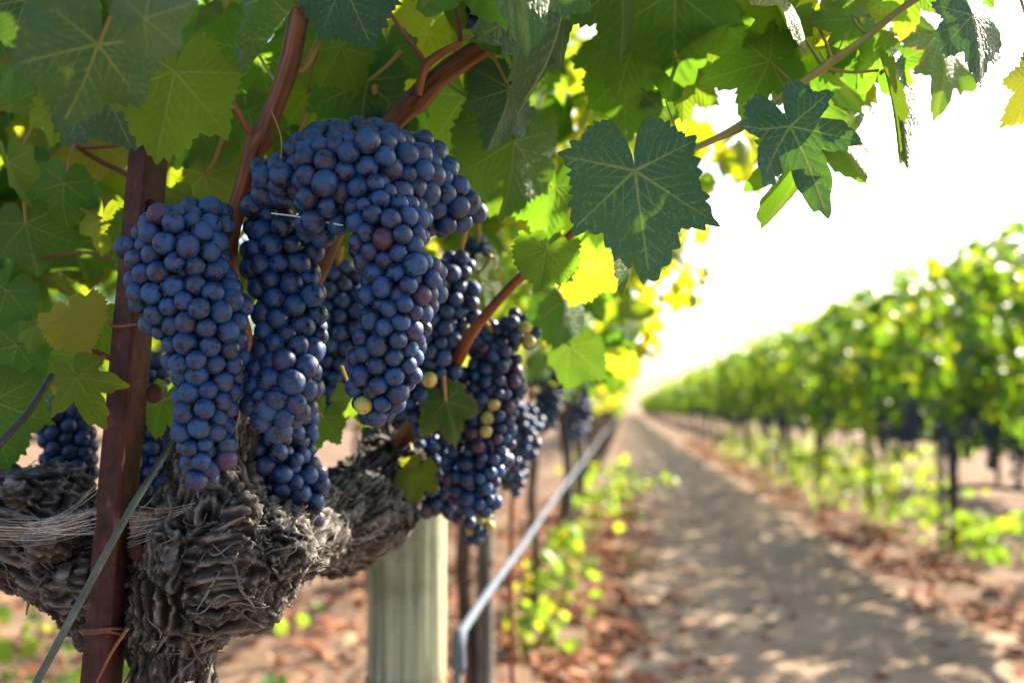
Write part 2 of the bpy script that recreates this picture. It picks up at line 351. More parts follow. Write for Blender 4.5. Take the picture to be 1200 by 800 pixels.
# ---------------------------------------------------------------- tubes
def tube_arrays(pts, rad, sides=12, step=None, lump=0, seed=0):
    pts = [Vector(p) for p in pts]; n = len(pts)
    out, rr = [], []
    for i in range(n - 1):
        p0, p1, p2, p3 = pts[max(i - 1, 0)], pts[i], pts[i + 1], pts[min(i + 2, n - 1)]
        k = max(2, int((p2 - p1).length / step)) if step else 6
        for j in range(k):
            t = j / k
            out.append(.5 * ((2 * p1) + (p2 - p0) * t + (2 * p0 - 5 * p1 + 4 * p2 - p3) * t * t + (3 * p1 - p0 - 3 * p2 + p3) * t ** 3))
            rr.append(rad[i] * (1 - t) + rad[i + 1] * t)
    out.append(pts[-1]); rr.append(rad[-1])
    T = [(out[min(i + 1, len(out) - 1)] - out[max(i - 1, 0)]).normalized() for i in range(len(out))]
    a = T[0].orthogonal().normalized(); V, bc = [], []; s = 0
    for i, p in enumerate(out):
        a = (a - T[i] * a.dot(T[i])).normalized(); b = T[i].cross(a)
        if i: s += (p - out[i - 1]).length
        for k in range(sides):
            th = 2 * PI * k / sides; r = rr[i]
            if lump: r *= 1 + lump * noise.noise(Vector((s * 60 + seed, math.cos(th) * 1.3, math.sin(th) * 1.3)))
            V.append(p + (a * math.cos(th) + b * math.sin(th)) * r); bc.append((s + seed, math.cos(th) * rr[i], math.sin(th) * rr[i]))
    m = len(out); i, k = np.meshgrid(np.arange(m - 1), np.arange(sides), indexing='ij'); i = i.ravel(); k = k.ravel(); k2 = (k + 1) % sides
    F = np.stack([i * sides + k, i * sides + k2, (i + 1) * sides + k2, (i + 1) * sides + k], 1)
    V = [tuple(v) for v in V]; c0 = len(V); V += [tuple(out[0]), tuple(out[-1])]; bc += [(seed, 0, 0), (s + seed, 0, 0)]
    kk = np.arange(sides); e = (m - 1) * sides
    caps = np.concatenate([np.stack([np.full(sides, c0), (kk + 1) % sides, kk], 1), np.stack([np.full(sides, c0 + 1), e + kk, e + (kk + 1) % sides], 1)])
    return np.array(V), [F, caps], np.array(bc)
def join_parts(parts):
    Vs, Fs, bcs, off = [], [], [], 0
    for V, F, b in parts:
        Vs.append(V); bcs.append(b); Fs += [f + off for f in F]; off += len(V)
    return np.concatenate(Vs), Fs, np.concatenate(bcs)
def tube(name, pts, rad, mat, parent=None, sides=12, step=None, lump=0, seed=0, more=()):
    parts = [tube_arrays(pts, rad, sides, step, lump, seed)] + [tube_arrays(*m) for m in more]
    V, F, bc = join_parts(parts); return obj(name, mesh(name, V, F, mat, attrs={'bc': bc}), parent)
def PP(*rows): return [P(x, y, d) for x, y, d in rows]

# ================================================================ SETTING
PATH_X = (-.02, 1.42)
def gh(x, y):
    b = .05 * (np.exp(-((x + .38) / .35) ** 2) + np.exp(-((x - 1.95) / .38) ** 2) + np.exp(-((x - 4.3) / .4) ** 2) + np.exp(-((x + 2.7) / .4) ** 2))
    return b + .012 * np.sin(x * 5.1 + y * 1.3) * np.sin(y * 2.7 - x) + .008 * np.sin(x * 17 + y * 9) * np.sin(y * 13)
def bumpy(x, y, amp):
    return np.array([noise.fractal(Vector((a * 5, b * 5, 0)), 1.0, 2.1, 4) for a, b in zip(x.ravel(), y.ravel())]).reshape(x.shape) * amp
def grid_mesh(name, xs, ys, mat, dz, amp, keep=None):
    X, Y = np.meshgrid(xs, ys); Z = gh(X, Y) * np.exp(-np.maximum(Y - 40, 0) / 40) + dz
    Z += bumpy(X, Y, amp) * (Y < 14)
    if keep is not None: X, Y, Z = keep(X, Y, Z)
    ny, nx = X.shape; i, j = np.meshgrid(np.arange(ny - 1), np.arange(nx - 1), indexing='ij'); i = i.ravel(); j = j.ravel()
    F = np.stack([i * nx + j, i * nx + j + 1, (i + 1) * nx + j + 1, (i + 1) * nx + j], 1)
    return obj(name, mesh(name, np.stack([X.ravel(), Y.ravel(), Z.ravel()], 1), F, mat))
ys = np.concatenate([[-300, -100, -30, -8, -2], np.arange(0, 8, .05), np.arange(8, 20, .2), np.arange(20, 60, 1.5), [80, 120, 200, 400, 800, 1500]])
xs = np.concatenate([[-1500, -500, -150, -50, -20, -8, -5], np.arange(-3.4, 5.4, .07), [7, 10, 20, 50, 150, 500, 1500]])
tag(grid_mesh('ground', xs, ys, SOIL, -.012, .03), kind='structure')
def bend_edge(X, Y, Z):
    t = (X - PATH_X[0]) / (PATH_X[1] - PATH_X[0])
    e = .06 * np.sin(Y * 1.9) + .04 * np.sin(Y * 4.7 + 1)
    e2 = .06 * np.sin(Y * 1.5 + 2) + .04 * np.sin(Y * 5.1)
    Xn = X + e * (1 - t) + e2 * t
    Z = Z - gh(X, Y) + gh(Xn, Y) + .014 * np.clip(np.minimum(t, 1 - t) * 8, -.2, 1) - .0
    return Xn, Y, Z
tag(grid_mesh('path', np.linspace(PATH_X[0], PATH_X[1], 34), np.concatenate([np.arange(-1, 10, .045), np.arange(10, 20, .2), np.arange(20, 72, 2)]), PATHM, .0, .011, bend_edge), kind='structure')

def ground_z(x, y): return float(gh(np.array(x), np.array(y)))
# hills far off, closing the valley
hx = np.linspace(-900, 1100, 120); hz = np.array([26 * (noise.fractal(Vector((x * .0022, 3, 0)), 1, 2, 4) + .75) + 30 * math.exp(-((x - 300) / 260) ** 2) for x in hx])
V, F = [], []
for k, (x, z) in enumerate(zip(hx, hz)):
    V += [(x, 700, -2), (x, 780 + 20 * math.sin(x * .01), z * .6), (x, 900, z)]
nn = len(hx); F = [(3 * k + a, 3 * k + 3 + a, 3 * k + 4 + a, 3 * k + 1 + a) for k in range(nn - 1) for a in (0, 1)]
tag(obj('hills', mesh('hills', V, np.array(F), simple_noise_mat('dry_hill', [(.3, (.20, .17, .10)), (.7, (.30, .26, .17))], .02, .95))), kind='structure')

# litter
def litter(name, n, fx, fy, seed, size=(.014, .045), mat=LITTER, templ=TINY):
    rs = np.random.RandomState(seed); pos, rot, siz = [], [], []
    for _ in range(n):
        x, y = fx(rs), fy(rs)
        while noise.noise(Vector((x * 4, y * 2.2, seed))) + noise.noise(Vector((x * 13, y * 9, seed))) * .5 < rs.normal(-.02, .16): x, y = fx(rs), fy(rs)
        z = ground_z(x, y) + rs.uniform(.004, .022)
        M = Matrix.Rotation(rs.uniform(0, 6.3), 3, 'Z') @ Matrix.Rotation(rs.normal(0, .45), 3, 'X') @ Matrix.Rotation(rs.normal(0, .3), 3, 'Y')
        pos.append((x, y, z)); rot.append(np.array(M)); siz.append(rs.uniform(*size))
    V, F, A = merge_leaves(templ, np.array(pos), rot, siz, rs)
    return tag(obj(name, mesh(name, V, F, mat, attrs=A)), kind='stuff')
fy_near = lambda rs: .9 + 9 * rs.rand() ** 1.6
fy_far = lambda rs: 1.5 + 26 * rs.rand() ** 1.5
litter('fallen_leaves', 5200, lambda rs: rs.normal(-.20, .30), fy_near, 1, templ=LOW, size=(.018, .05)); tag(bpy.data.objects['fallen_leaves'], 'red-brown fallen leaves under the near vine row', 'fallen leaves')
o = litter('fallen_leaves', 3000, lambda rs: 1.58 + rs.normal(0, .17), fy_far, 2, templ=LOW, size=(.02, .05)); tag(o, 'rust-red fallen leaves along the far edge of the dirt path', 'fallen leaves')
o = litter('fallen_leaves', 3000, lambda rs: rs.normal(-1.5, .7), fy_near, 3); tag(o, 'dead leaves scattered behind the near vine row', 'fallen leaves')
# clods on the path
rs = np.random.RandomState(5); import bmesh
bm = bmesh.new()
for _ in range(1500):
    x = rs.uniform(-.3, 2.4); y = 1.2 + 9 * rs.rand() ** 1.7; s = rs.uniform(.004, .014) * (1 + (rs.rand() < .06) * 1.2)
    r_ = bmesh.ops.create_icosphere(bm, subdivisions=1, radius=s)
    for v in r_['verts']:
        v.co *= rs.uniform(.7, 1.25); v.co.z *= .6; v.co += Vector((x, y, ground_z(x, y) + s * .25 + .008))
me = bpy.data.meshes.new('soil_clods'); bm.to_mesh(me); bm.free(); me.materials.append(STONE)
tag(obj('gravel', me), 'loose clods and pebbles scattered over the dirt path', 'gravel', kind='stuff')

# ================================================================ BACKGROUND VINE ROWS
def row_foliage(seed, n, L, z0, z1, w0, w1, tmpl, size, top_shoots=6, sidebias=0, side_shoots=0, gap=-.28):
    rs = np.random.RandomState(seed); pos, siz = [], []
    while len(pos) < n:
        y = rs.uniform(-L / 2, L / 2); t = rs.rand(); z = z0 + (z1 - z0) * t
        lump = .12 * math.sin(y * 5 + seed) + .08 * math.sin(y * 13 + seed * 2)
        if t > .9 + lump: continue
        if t < .10 - lump * .8: continue
        w = (w0 + (w1 - w0) * t ** .8) * (1 + .3 * math.sin(y * 6 + z * 5 + seed)) * math.sqrt(max(0, 1 - max(0, t - .75) / .4))
        x = rs.choice((-1, 1)) * w * rs.rand() ** .45 + sidebias * t
        # gaps: thin out by a cellular noise
        if noise.noise(Vector((seed, y * 4.4, z * 5.0))) < gap and rs.rand() < .9: continue
        pos.append((x, y, z)); siz.append(rs.uniform(.6, 1.15) * size)
    for k in range(top_shoots):
        y = rs.uniform(-L / 2, L / 2); x = rs.uniform(-w1, w1) * .6; dx, dy = rs.normal(0, .25), rs.normal(0, .25); h = rs.uniform(.1, .45)
        m = int(6 + h * 26)
        for q in range(m):
            t = q / m; pos.append((x + dx * t + rs.normal(0, .03), y + dy * t + rs.normal(0, .03), z1 * .97 + h * t)); siz.append(size * (1.0 - .65 * t) * rs.uniform(.7, 1))
    for k in range(side_shoots):
        y = rs.uniform(-L / 2, L / 2); z = rs.uniform(z0 + .25, z1); reach = rs.uniform(.15, .42); dy = rs.normal(0, .15); drop = rs.uniform(-.05, .25)
        m = int(4 + reach * 34)
        for q in range(m):
            t = q / m; pos.append((w1 * .6 + reach * t + rs.normal(0, .02), y + dy * t + rs.normal(0, .03), z - drop * t * t + rs.normal(0, .02))); siz.append(size * (1.0 - .6 * t) * rs.uniform(.7, 1))
    rots = rand_leaf_rot(rs, len(pos))
    return merge_leaves(tmpl, np.array(pos), rots, siz, rs)
_bs = {}
def ico(sub):
    if sub not in _bs:
        bm = bmesh.new(); bmesh.ops.create_icosphere(bm, subdivisions=sub, radius=1); bm.verts.ensure_lookup_table()
        _bs[sub] = (np.array([v.co[:] for v in bm.verts]), np.array([[v.index for v in f.verts] for f in bm.faces])); bm.free()
    return _bs[sub]
def merged_grapes(C, Rr, sub, rs, mats=None):
    V0, F0 = ico(sub); n = len(C); V = (V0[None] * np.asarray(Rr)[:, None, None] + np.asarray(C)[:, None]).reshape(-1, 3)
    F = (F0[None] + (np.arange(n) * len(V0))[:, None, None]).reshape(-1, 3)
    gp = np.tile(V0, (n, 1)); rv = np.repeat(rs.rand(n), len(V0))
    fm = None if mats is None else np.repeat(mats, len(F0))
    return V, F, {'gp': gp, 'rv': rv}, fm
def far_bunch_mesh(seed, n=48, L=.16, w=.045):
    rs = np.random.RandomState(seed); C = []
    for _ in range(n):
        t = rs.rand(); ww = w * (1 - .75 * t) * math.sqrt(rs.rand()); a = rs.rand() * 6.3
        C.append((ww * math.cos(a), ww * math.sin(a), -t * L))
    V, F, A, fm = merged_grapes(np.array(C), np.full(n, .0092), 1, rs)
    return mesh('grape_bunch', V, F, DARKB, attrs=A)
FARB = [far_bunch_mesh(60 + i) for i in range(4)]
def far_vine_proto(seed, n, L, z0, z1, w0, w1, tmpl, size, shoots=6, trunk_r=.028, bias=0, side=0, gap=-.28, lm=None):
    root = empty('grapevine', (0, 0, 0)); rs = np.random.RandomState(seed)
    V, F, A = row_foliage(seed, n, L, z0, z1, w0, w1, tmpl, size, shoots, bias, side, gap)
    obj('foliage', mesh('foliage', V, F, lm or LEAF_FAR, attrs=A), root)
    j = lambda s: rs.normal(0, s)
    pts = [(0, 0, -.05), (j(.01), j(.02), .25), (j(.02), j(.02), .5), (j(.02), j(.02), z0 - .06), (0, 0, z0 + .02)]
    V1, F1, b1 = tube_arrays(pts, [trunk_r * 1.25, trunk_r, trunk_r * .95, trunk_r * 1.15, trunk_r * 1.5], 10, .04, .35, seed)
    obj('trunk', mesh('trunk', V1, F1, FARW, attrs={'bc': b1}), root)
    cp = [(j(.01), y, z0 + j(.012)) for y in np.linspace(-L / 2, L / 2, 7)]
    V2, F2, b2 = tube_arrays(cp, [.014, .018, .02, .024, .02, .018, .014], 8, .06, .4, seed)
    obj('cordon', mesh('cordon', V2, F2, FARW, attrs={'bc': b2}), root)
    return root
def copy_tree(o, parent=None):
    c = o.copy(); COL.objects.link(c)
    if parent is not None: c.parent = parent
    for ch in list(o.children): copy_tree(ch, c)
    return c
RX = 1.95
protos = [far_vine_proto(400 + i, 1700, 2.15, .68, 1.76, .20, .40, LOW, .060, 6, .030, 0, 0, -.30) for i in range(3)]
protos_f = [far_vine_proto(410 + i, 640, 2.15, .70, 1.76, .20, .42, TINY, .085, 6, .030, 0, 0, -.30) for i in range(2)]
right_labels = {0: 'nearest vine of the far row, cut by the frame edge', 1: 'vine of the far row over the thin grey stake by the bent hose',
                2: 'vine of the far row with the thick dark red-brown trunk', 3: 'vine of the far row just beyond the thick dark trunk', 4: 'vine of the far row beside the blue-grey steel stake'}
used = set(); rs = np.random.RandomState(77)
def place_vine(pool, x, y, label, group, rot, sc=1.0):
    p = pool[rs.randint(len(pool))]
    o = p if p.name not in used else copy_tree(p)
    used.add(p.name); o.location = (x, y, ground_z(x, min(y, 40)) - .03); o.rotation_euler = (0, 0, rot); o.scale = (sc, sc, sc * rs.uniform(.96, 1.05))
    return tag(o, label, 'grapevine', group)
i = 0; y = 4.35
while y < 120:
    lab = right_labels.get(i, 'blurred green vine in the far row as it runs off to the vanishing point')
    place_vine(protos if y < 20 else protos_f, RX + rs.normal(0, .02), y, lab, 'vines of the row across the path', PI * (i % 2)); i += 1; y += 2.05
# the row beyond, seen under and between the first
y = 6.0; i = 0
while y < 60:
    place_vine(protos_f, 4.3, y, 'blurred vine in the row behind the far row, seen beneath its leaves', 'vines of the second row across the path', PI * (i % 2)); y += 2.1; i += 1
y = 1.6; i = 0
while y < 12:
    place_vine(protos_f, -2.75, y, 'sunlit yellow-green vine in the row behind the near row', 'vines of the row behind the near row', PI * (i % 2)); y += 2.1; i += 1
# near row going away
lprotos = [far_vine_proto(430 + i, 400, 1.85, .92, 1.85, .08, .30, MID, .050, 5, .020, .06, 7, -.12, LEAF_MIDG) for i in range(2)]
lfar = [far_vine_proto(440 + i, 380, 1.85, .88, 1.80, .12, .28, LOW, .060, 5, .024, .04, 6, -.15, LEAF_MIDG) for i in range(2)]
LX = -.385
ll = ['second vine of the near row, behind the wooden post', 'third vine of the near row with its slim trunk between the stakes', 'fourth vine of the near row, its trunk by the hose']
y = 2.45; i = 0
while y < 110:
    p = lprotos if y < 5 else (lfar if y < 22 else protos_f)
    place_vine(p, LX, y, ll[i] if i < 3 else 'small blurred vine of the near row close to the vanishing point', 'vines of the near row beyond the first', 0, 1.0); y += 1.75; i += 1
for p in protos + protos_f + lprotos + lfar:      # a kind never set out is removed
    if p.name not in used:
        for ch in list(p.children): bpy.data.objects.remove(ch)
        bpy.data.objects.remove(p)
# bunches hanging under the far rows
rb = np.random.RandomState(9)
k = 0
for vi in range(12):
    for q in range(14 if vi < 2 else 5):
        yy = 4.35 + vi * 2.05 + rb.uniform(-1, 1)
        o = obj('grape_bunch', FARB[k % 4]); k += 1
        o.location = (RX + rb.normal(-.24, .06), yy, rb.uniform(.76, .98)); o.rotation_euler = (0, 0, rb.rand() * 6); s = rb.uniform(1.1, 1.5); o.scale = (s, s, s)
        tag(o, 'dark blurred bunch hanging under the leaves of the far row', 'grape bunch', 'bunches under the far row')
# stakes
def stake(x, y, h, r, mat, label, lean=0, name='stake', sides=6):
    g = ground_z(x, y)
    o = tube(name, [(x, y, g - .1), (x + lean * .5, y, g + h * .5), (x + lean, y, g + h)], [r, r * .97, r * .95], mat, None, sides, .05, .12, x)
    return tag(o, label, 'stake', 'stakes along the vine rows')
stake(1.86, 6.25, 1.15, .020, GREYW, 'thin grey stake beside the bent hose in the far row')
stake(1.86, 10.2, 1.2, .022, GREYW, 'grey stake in the far row, between the dark trunk and the steel stake')
stake(1.80, 12.2, 1.3, .026, STEELP, 'blue-grey steel stake at the far edge of the path')
stake(1.86, 15.5, 1.2, .022, GREYW, 'small grey stake beyond the steel stake in the far row')
stake(-.345, 2.42, 1.0, .024, GREYW, 'grey wooden stake beyond the pale post', .0)
stake(-.34, 5.9, 1.0, .024, GREYW, 'slim grey stake further along the near row')
stake(-.36, 7.9, 1.0, .026, STEELP, 'most distant stake of the near row')
# bent irrigation hose in the far row
o = tube('irrigation_hose', [(1.86, 6.2, .40), (1.95, 6.1, .44), (2.15, 5.9, .45), (2.38, 5.7, .40), (2.5, 5.35, .27), (2.6, 5.0, .15), (2.9, 4.4, .06)], [.016] * 7, DARKCABLE, None, 8)
tag(o, 'dark bent hose looping off the thin grey stake of the far row', 'hose')

# weeds / suckers
def weed(x, y, h, w, n, label, group=None, seed=0, mat=WEED, size=.04, name='weed', fl=None):
    rs = np.random.RandomState(seed); root = empty(name, (x, y, ground_z(x, y)))
    pos = [(x + rs.normal(0, w), y + rs.normal(0, w), ground_z(x, y) + h * rs.rand() ** .8) for _ in range(n)]
    V, F, A = merge_leaves(LOW, np.array(pos), rand_leaf_rot(rs, n, tilt=.9), rs.uniform(.6, 1.3, n) * size, rs)
    obj('foliage', mesh('foliage', V, F, mat, attrs=A), root)
    parts = []
    for _ in range(5):
        e = (x + rs.normal(0, w), y + rs.normal(0, w), ground_z(x, y) + h * .8)
        parts.append(([(x, y, ground_z(x, y) - .02), ((x + e[0]) / 2 + .01, (y + e[1]) / 2, h * .4), e], [.004, .003, .002], 5))
    tube('stem', parts[0][0], parts[0][1], GCANE, root, 5, more=parts[1:])
    return tag(root, label, 'weed', group)
wl = [(-.33, 3.55, .16, .05, 36, 'yellow-green weed in front of the slim trunk of the near row'), (-.30, 4.3, .26, .09, 60, 'bright sunlit weed at the foot of the third near-row vine'),
      (-.30, 5.3, .26, .07, 40, 'tall leafy weed beside the hose of the near row'), (-.28, 6.6, .30, .09, 45, 'leafy weed where the near row meets the path'),
      (-.2, 8.0, .34, .14, 60, 'small distant weed at the near edge of the path'), (-.2, 10, .4, .18, 70, 'most distant weed at the near edge of the path'),
      (2.02, 6.05, .26, .13, 150, 'low bright weed at the foot of the thin grey stake'), (1.95, 7.4, .80, .22, 420, 'tall sunlit suckers between the thin grey stake and the dark trunk'),
      (1.85, 9.3, .50, .22, 260, 'leafy suckers just beyond the thick dark trunk'), (1.9, 11.3, .55, .24, 260, 'leafy suckers beside the steel stake'),
      (1.85, 14, .55, .25, 170, 'bright weed along the far row past the steel stake'), (1.9, 17, .6, .3, 170, 'small bright weed far along the row across the path'),
      (2.35, 4.7, .16, .07, 60, 'small weed at the frame edge under the bent hose'), (2.15, 5.3, .6, .05, 60, 'hanging sucker leaves near the bent hose'),
      (-1.5, 2.6, .35, .25, 130, 'green weed seen behind the gnarled trunk')]
for q, (x, y, h, w, n, lab) in enumerate(wl): weed(x, y, h, w, n, lab, 'weeds under the vine rows', 700 + q)
# green shoot lying out over the path
o = empty('vine_shoot', (-.2, 5.2, .35)); pp = [(-.25, 5.2, .45), (-.1, 5.15, .47), (.08, 5.1, .50), (.24, 5.05, .56)]
rs = np.random.RandomState(31); pos = [Vector(pp[0]).lerp(Vector(pp[3]), t) + Vector((rs.normal(0, .012), rs.normal(0, .03), rs.normal(-.01, .02))) for t in rs.rand(40)]
V, F, A = merge_leaves(LOW, np.array([tuple(p) for p in pos]), rand_leaf_rot(rs, 40), rs.uniform(.02, .04, 40), rs)
obj('foliage', mesh('foliage', V, F, WEED, attrs=A), o); tube('stem', pp, [.004, .004, .003, .002], GCANE, o, 6)
tag(o, 'green leafy shoot reaching out over the near edge of the path', 'vine shoot')
# straw tufts
def straw(x, y, h, n, label, seed):
    rs = np.random.RandomState(seed); more = []
    for _ in range(n):
        a, b = rs.normal(0, h * .25), rs.normal(0, h * .25); g = ground_z(x, y); hh = h * rs.uniform(.5, 1)
        more.append(([(x + a * .1, y, g - .01), (x + a * .5, y + b * .4, g + hh * .6), (x + a, y + b, g + hh)], [.0028, .0024, .001], 4))
    return tag(tube('dry_grass_tuft', more[0][0], more[0][1], STRAW, None, 4, more=more[1:]), label, 'grass tuft', 'dry grass tufts')
straw(.01, 5.4, .17, 34, 'sunlit straw tuft at the near edge of the path', 1); straw(.12, 5.5, .10, 14, 'smaller straw tuft right beside the sunlit one', 2)
straw(-.27, 2.75, .42, 4, 'tall thin dry stalks beyond the hose', 3); straw(-.09, 2.9, .34, 3, 'lone dry stalk among the fallen leaves', 4); straw(-.55, 1.9, .2, 20, 'straw tuft beside the pale wooden post', 5)

# ================================================================ WOODEN POST, HOSE
post = empty('wooden_post', P(478, 1380, 1.2)); D = 1.2
rr = .046; top = P(478, 590, D); bot = Vector((top.x, top.y, -.1)); Vp, bc = [], []
nz, ns = 90, 64
for i in range(nz + 1):
    z = bot.z + (top.z - bot.z) * i / nz
    for k in range(ns):
        th = 2 * PI * k / ns
        r = rr * (1 + .03 * math.cos(2 * th + 1)) + .0022 * noise.noise(Vector((math.cos(th) * 9, math.sin(th) * 9, z * 1.5)))
        for (ct, cw, dp, zlo, zhi) in ((-2.25, .035, .010, .2, .85), (-1.2, .018, .006, .55, 2), (-1.75, .012, .004, 0, 2)):
            d = (th - ct + .06 * math.sin(z * 14) + PI) % (2 * PI) - PI
            if zlo < z < zhi: r -= dp * math.exp(-(d / cw) ** 2) * (.6 + .4 * math.sin(z * 31))
        zz = z + (.012 * math.cos(th * 1 + .8) + .004 * math.sin(th * 7) if i == nz else 0)
        Vp.append((top.x + r * math.cos(th), top.y + r * math.sin(th), zz)); bc.append((z, r * math.cos(th), r * math.sin(th)))
Vp.append((top.x, top.y, top.z + .004)); bc.append((top.z, 0, 0))
F4 = [(i * ns + k, i * ns + (k + 1) % ns, (i + 1) * ns + (k + 1) % ns, (i + 1) * ns + k) for i in range(nz) for k in range(ns)]
F3 = [(nz * ns + k, nz * ns + (k + 1) % ns, len(Vp) - 1) for k in range(ns)]
obj('post_shaft', mesh('post_shaft', Vp, [np.array(F4), np.array(F3)], POSTW, attrs={'bc': bc}), post)
zz = P(478, 788, D).z
tube('wire_loop', [(top.x + (rr + .002) * math.cos(a), top.y + (rr + .002) * math.sin(a), zz + .002 * math.sin(a * 3)) for a in np.linspace(0, 2 * PI, 25)], [.0012] * 25, RUSTWIRE, post, 6)
tag(post, 'pale greenish weathered wooden post with a cracked side', 'post')
hose = empty('irrigation_hose', P(532, 760, 1.25))
hd = lambda px, py, X: None
hp = []
HX, HZ = -.215, .62
def on_row(Y, x=HX, z=HZ): return Vector((x, Y, z))
pts = [on_row(1.27, HX, .606), on_row(1.32, HX + .001, .614), on_row(1.6, HX + .001, .619), on_row(2.1), on_row(2.8, HX - .005, .625), on_row(4.2, HX, .64), on_row(6, HX - .01, .63), on_row(9, HX - .02, .64), on_row(15, HX - .03, .64), on_row(30, HX - .03, .64)]
tube('hose_run', pts, [.0064] * 10, HOSE, hose, 12)
a = on_row(1.27, HX, .60)
tube('hose_drop', [a + Vector((0, -.002, -.018)), a + Vector((-.004, 0, -.12)), a + Vector((-.006, 0, -.35)), a + Vector((.0, .02, -.62))], [.0056] * 4, HOSE, hose, 12)
tube('connector', [a + Vector((-.001, 0, -.032)), a + Vector((0, 0, -.026)), a, a + Vector((0, .012, .010)), a + Vector((0, .016, .012))], [.008, .0098, .009, .0092, .0072], HOSE, hose, 14, .004)
tag(hose, 'grey irrigation hose running along the near row from a connector by the post', 'hose')

# ================================================================ THE NEAR VINE
vb = P(200, 760, .66); vine = empty('grapevine', (vb.x, vb.y, 0)); tag(vine, 'nearest vine with a gnarled peeling trunk, brown canes and large leaves', 'grapevine')
# ---- old wood: chain of (px, py, D, radius px at that distance)
K = lambda px, D: px * D / FPX
chains = [
    [(205, 2150, .68, 50), (200, 1400, .67, 44), (198, 960, .665, 42), (200, 800, .665, 44), (205, 740, .665, 52), (225, 690, .66, 66), (235, 650, .66, 74)],
    [(235, 650, .66, 74), (250, 600, .66, 58), (250, 550, .665, 44), (262, 510, .67, 36), (285, 470, .68, 27), (290, 440, .69, 22)],
    [(235, 650, .66, 74), (290, 650, .65, 62), (322, 640, .65, 46), (335, 632, .65, 34)],
    [(235, 670, .67, 66), (150, 660, .69, 62), (90, 650, .69, 58), (45, 625, .69, 66), (20, 610, .69, 60), (-30, 600, .70, 56)],
    [(60, 585, .69, 46), (25, 590, .69, 44), (70, 640, .69, 58), (100, 700, .69, 36)],
    [(250, 690, .65, 50), (290, 690, .655, 40), (300, 700, .66, 26)],
    [(320, 640, .67, 50), (370, 620, .76, 42), (420, 600, .84, 52), (450, 570, .88, 46), (456, 545, .90, 36), (450, 515, .92, 22)],
    [(430, 600, .86, 52), (400, 640, .86, 34)],
]
SK = []
bm = bmesh.new()
for ch in chains:
    for (a, b) in zip(ch[:-1], ch[1:]):
        pa, pb = P(a[0], a[1], a[2]), P(b[0], b[1], b[2]); ra, rb_ = K(a[3], a[2]), K(b[3], b[2]); SK.append((np.array(pa), np.array(pb), ra, rb_))
        n_ = max(2, int((pb - pa).length / (min(ra, rb_) * .30)))
        for t in np.linspace(0, 1, n_ + 1):
            c = pa.lerp(pb, t); r_ = ra + (rb_ - ra) * t
            bmesh.ops.create_icosphere(bm, subdivisions=2, radius=r_, matrix=Matrix.Translation(c))
rl = random.Random(4)
for (px, py, D_, rp) in [(30, 575, .665, 21), (75, 690, .665, 21), (200, 640, .63, 24), (285, 600, .63, 18), (330, 665, .635, 15), (215, 720, .64, 17), (180, 600, .65, 15), (300, 700, .64, 14), (60, 630, .645, 18), (245, 575, .64, 12), (110, 740, .68, 14), (10, 650, .67, 18),
                         (480, 545, .86, 17), (400, 560, .84, 18), (430, 650, .85, 15), (470, 600, .84, 17)]:
    bmesh.ops.create_icosphere(bm, subdivisions=2, radius=K(rp, D_), matrix=Matrix.Translation(P(px, py, D_)))
tm = bpy.data.meshes.new('tmp'); bm.to_mesh(tm); bm.free(); to = bpy.data.objects.new('tmp', tm); COL.objects.link(to)
md = to.modifiers.new('r', 'REMESH'); md.mode = 'VOXEL'; md.voxel_size = .0017
ev = to.evaluated_get(bpy.context.evaluated_depsgraph_get()); tmesh = bpy.data.meshes.new_from_object(ev); bpy.data.objects.remove(to)
nv = len(tmesh.vertices); V = np.empty(nv * 3, np.float32); tmesh.vertices.foreach_get('co', V); V = V.reshape(-1, 3).astype(float)
NR = np.empty(nv * 3, np.float32); tmesh.vertices.foreach_get('normal', NR); NR = NR.reshape(-1, 3).astype(float)
lt = np.empty(len(tmesh.polygons), np.int32); tmesh.polygons.foreach_get('loop_total', lt); lv = np.empty(len(tmesh.loops), np.int32); tmesh.loops.foreach_get('vertex_index', lv)
ls = np.empty(len(tmesh.polygons), np.int32); tmesh.polygons.foreach_get('loop_start', ls)
Fq = lv[ls[lt == 4][:, None] + np.arange(4)]; Ft = lv[ls[lt == 3][:, None] + np.arange(3)] if (lt == 3).any() else np.zeros((0, 3), int)
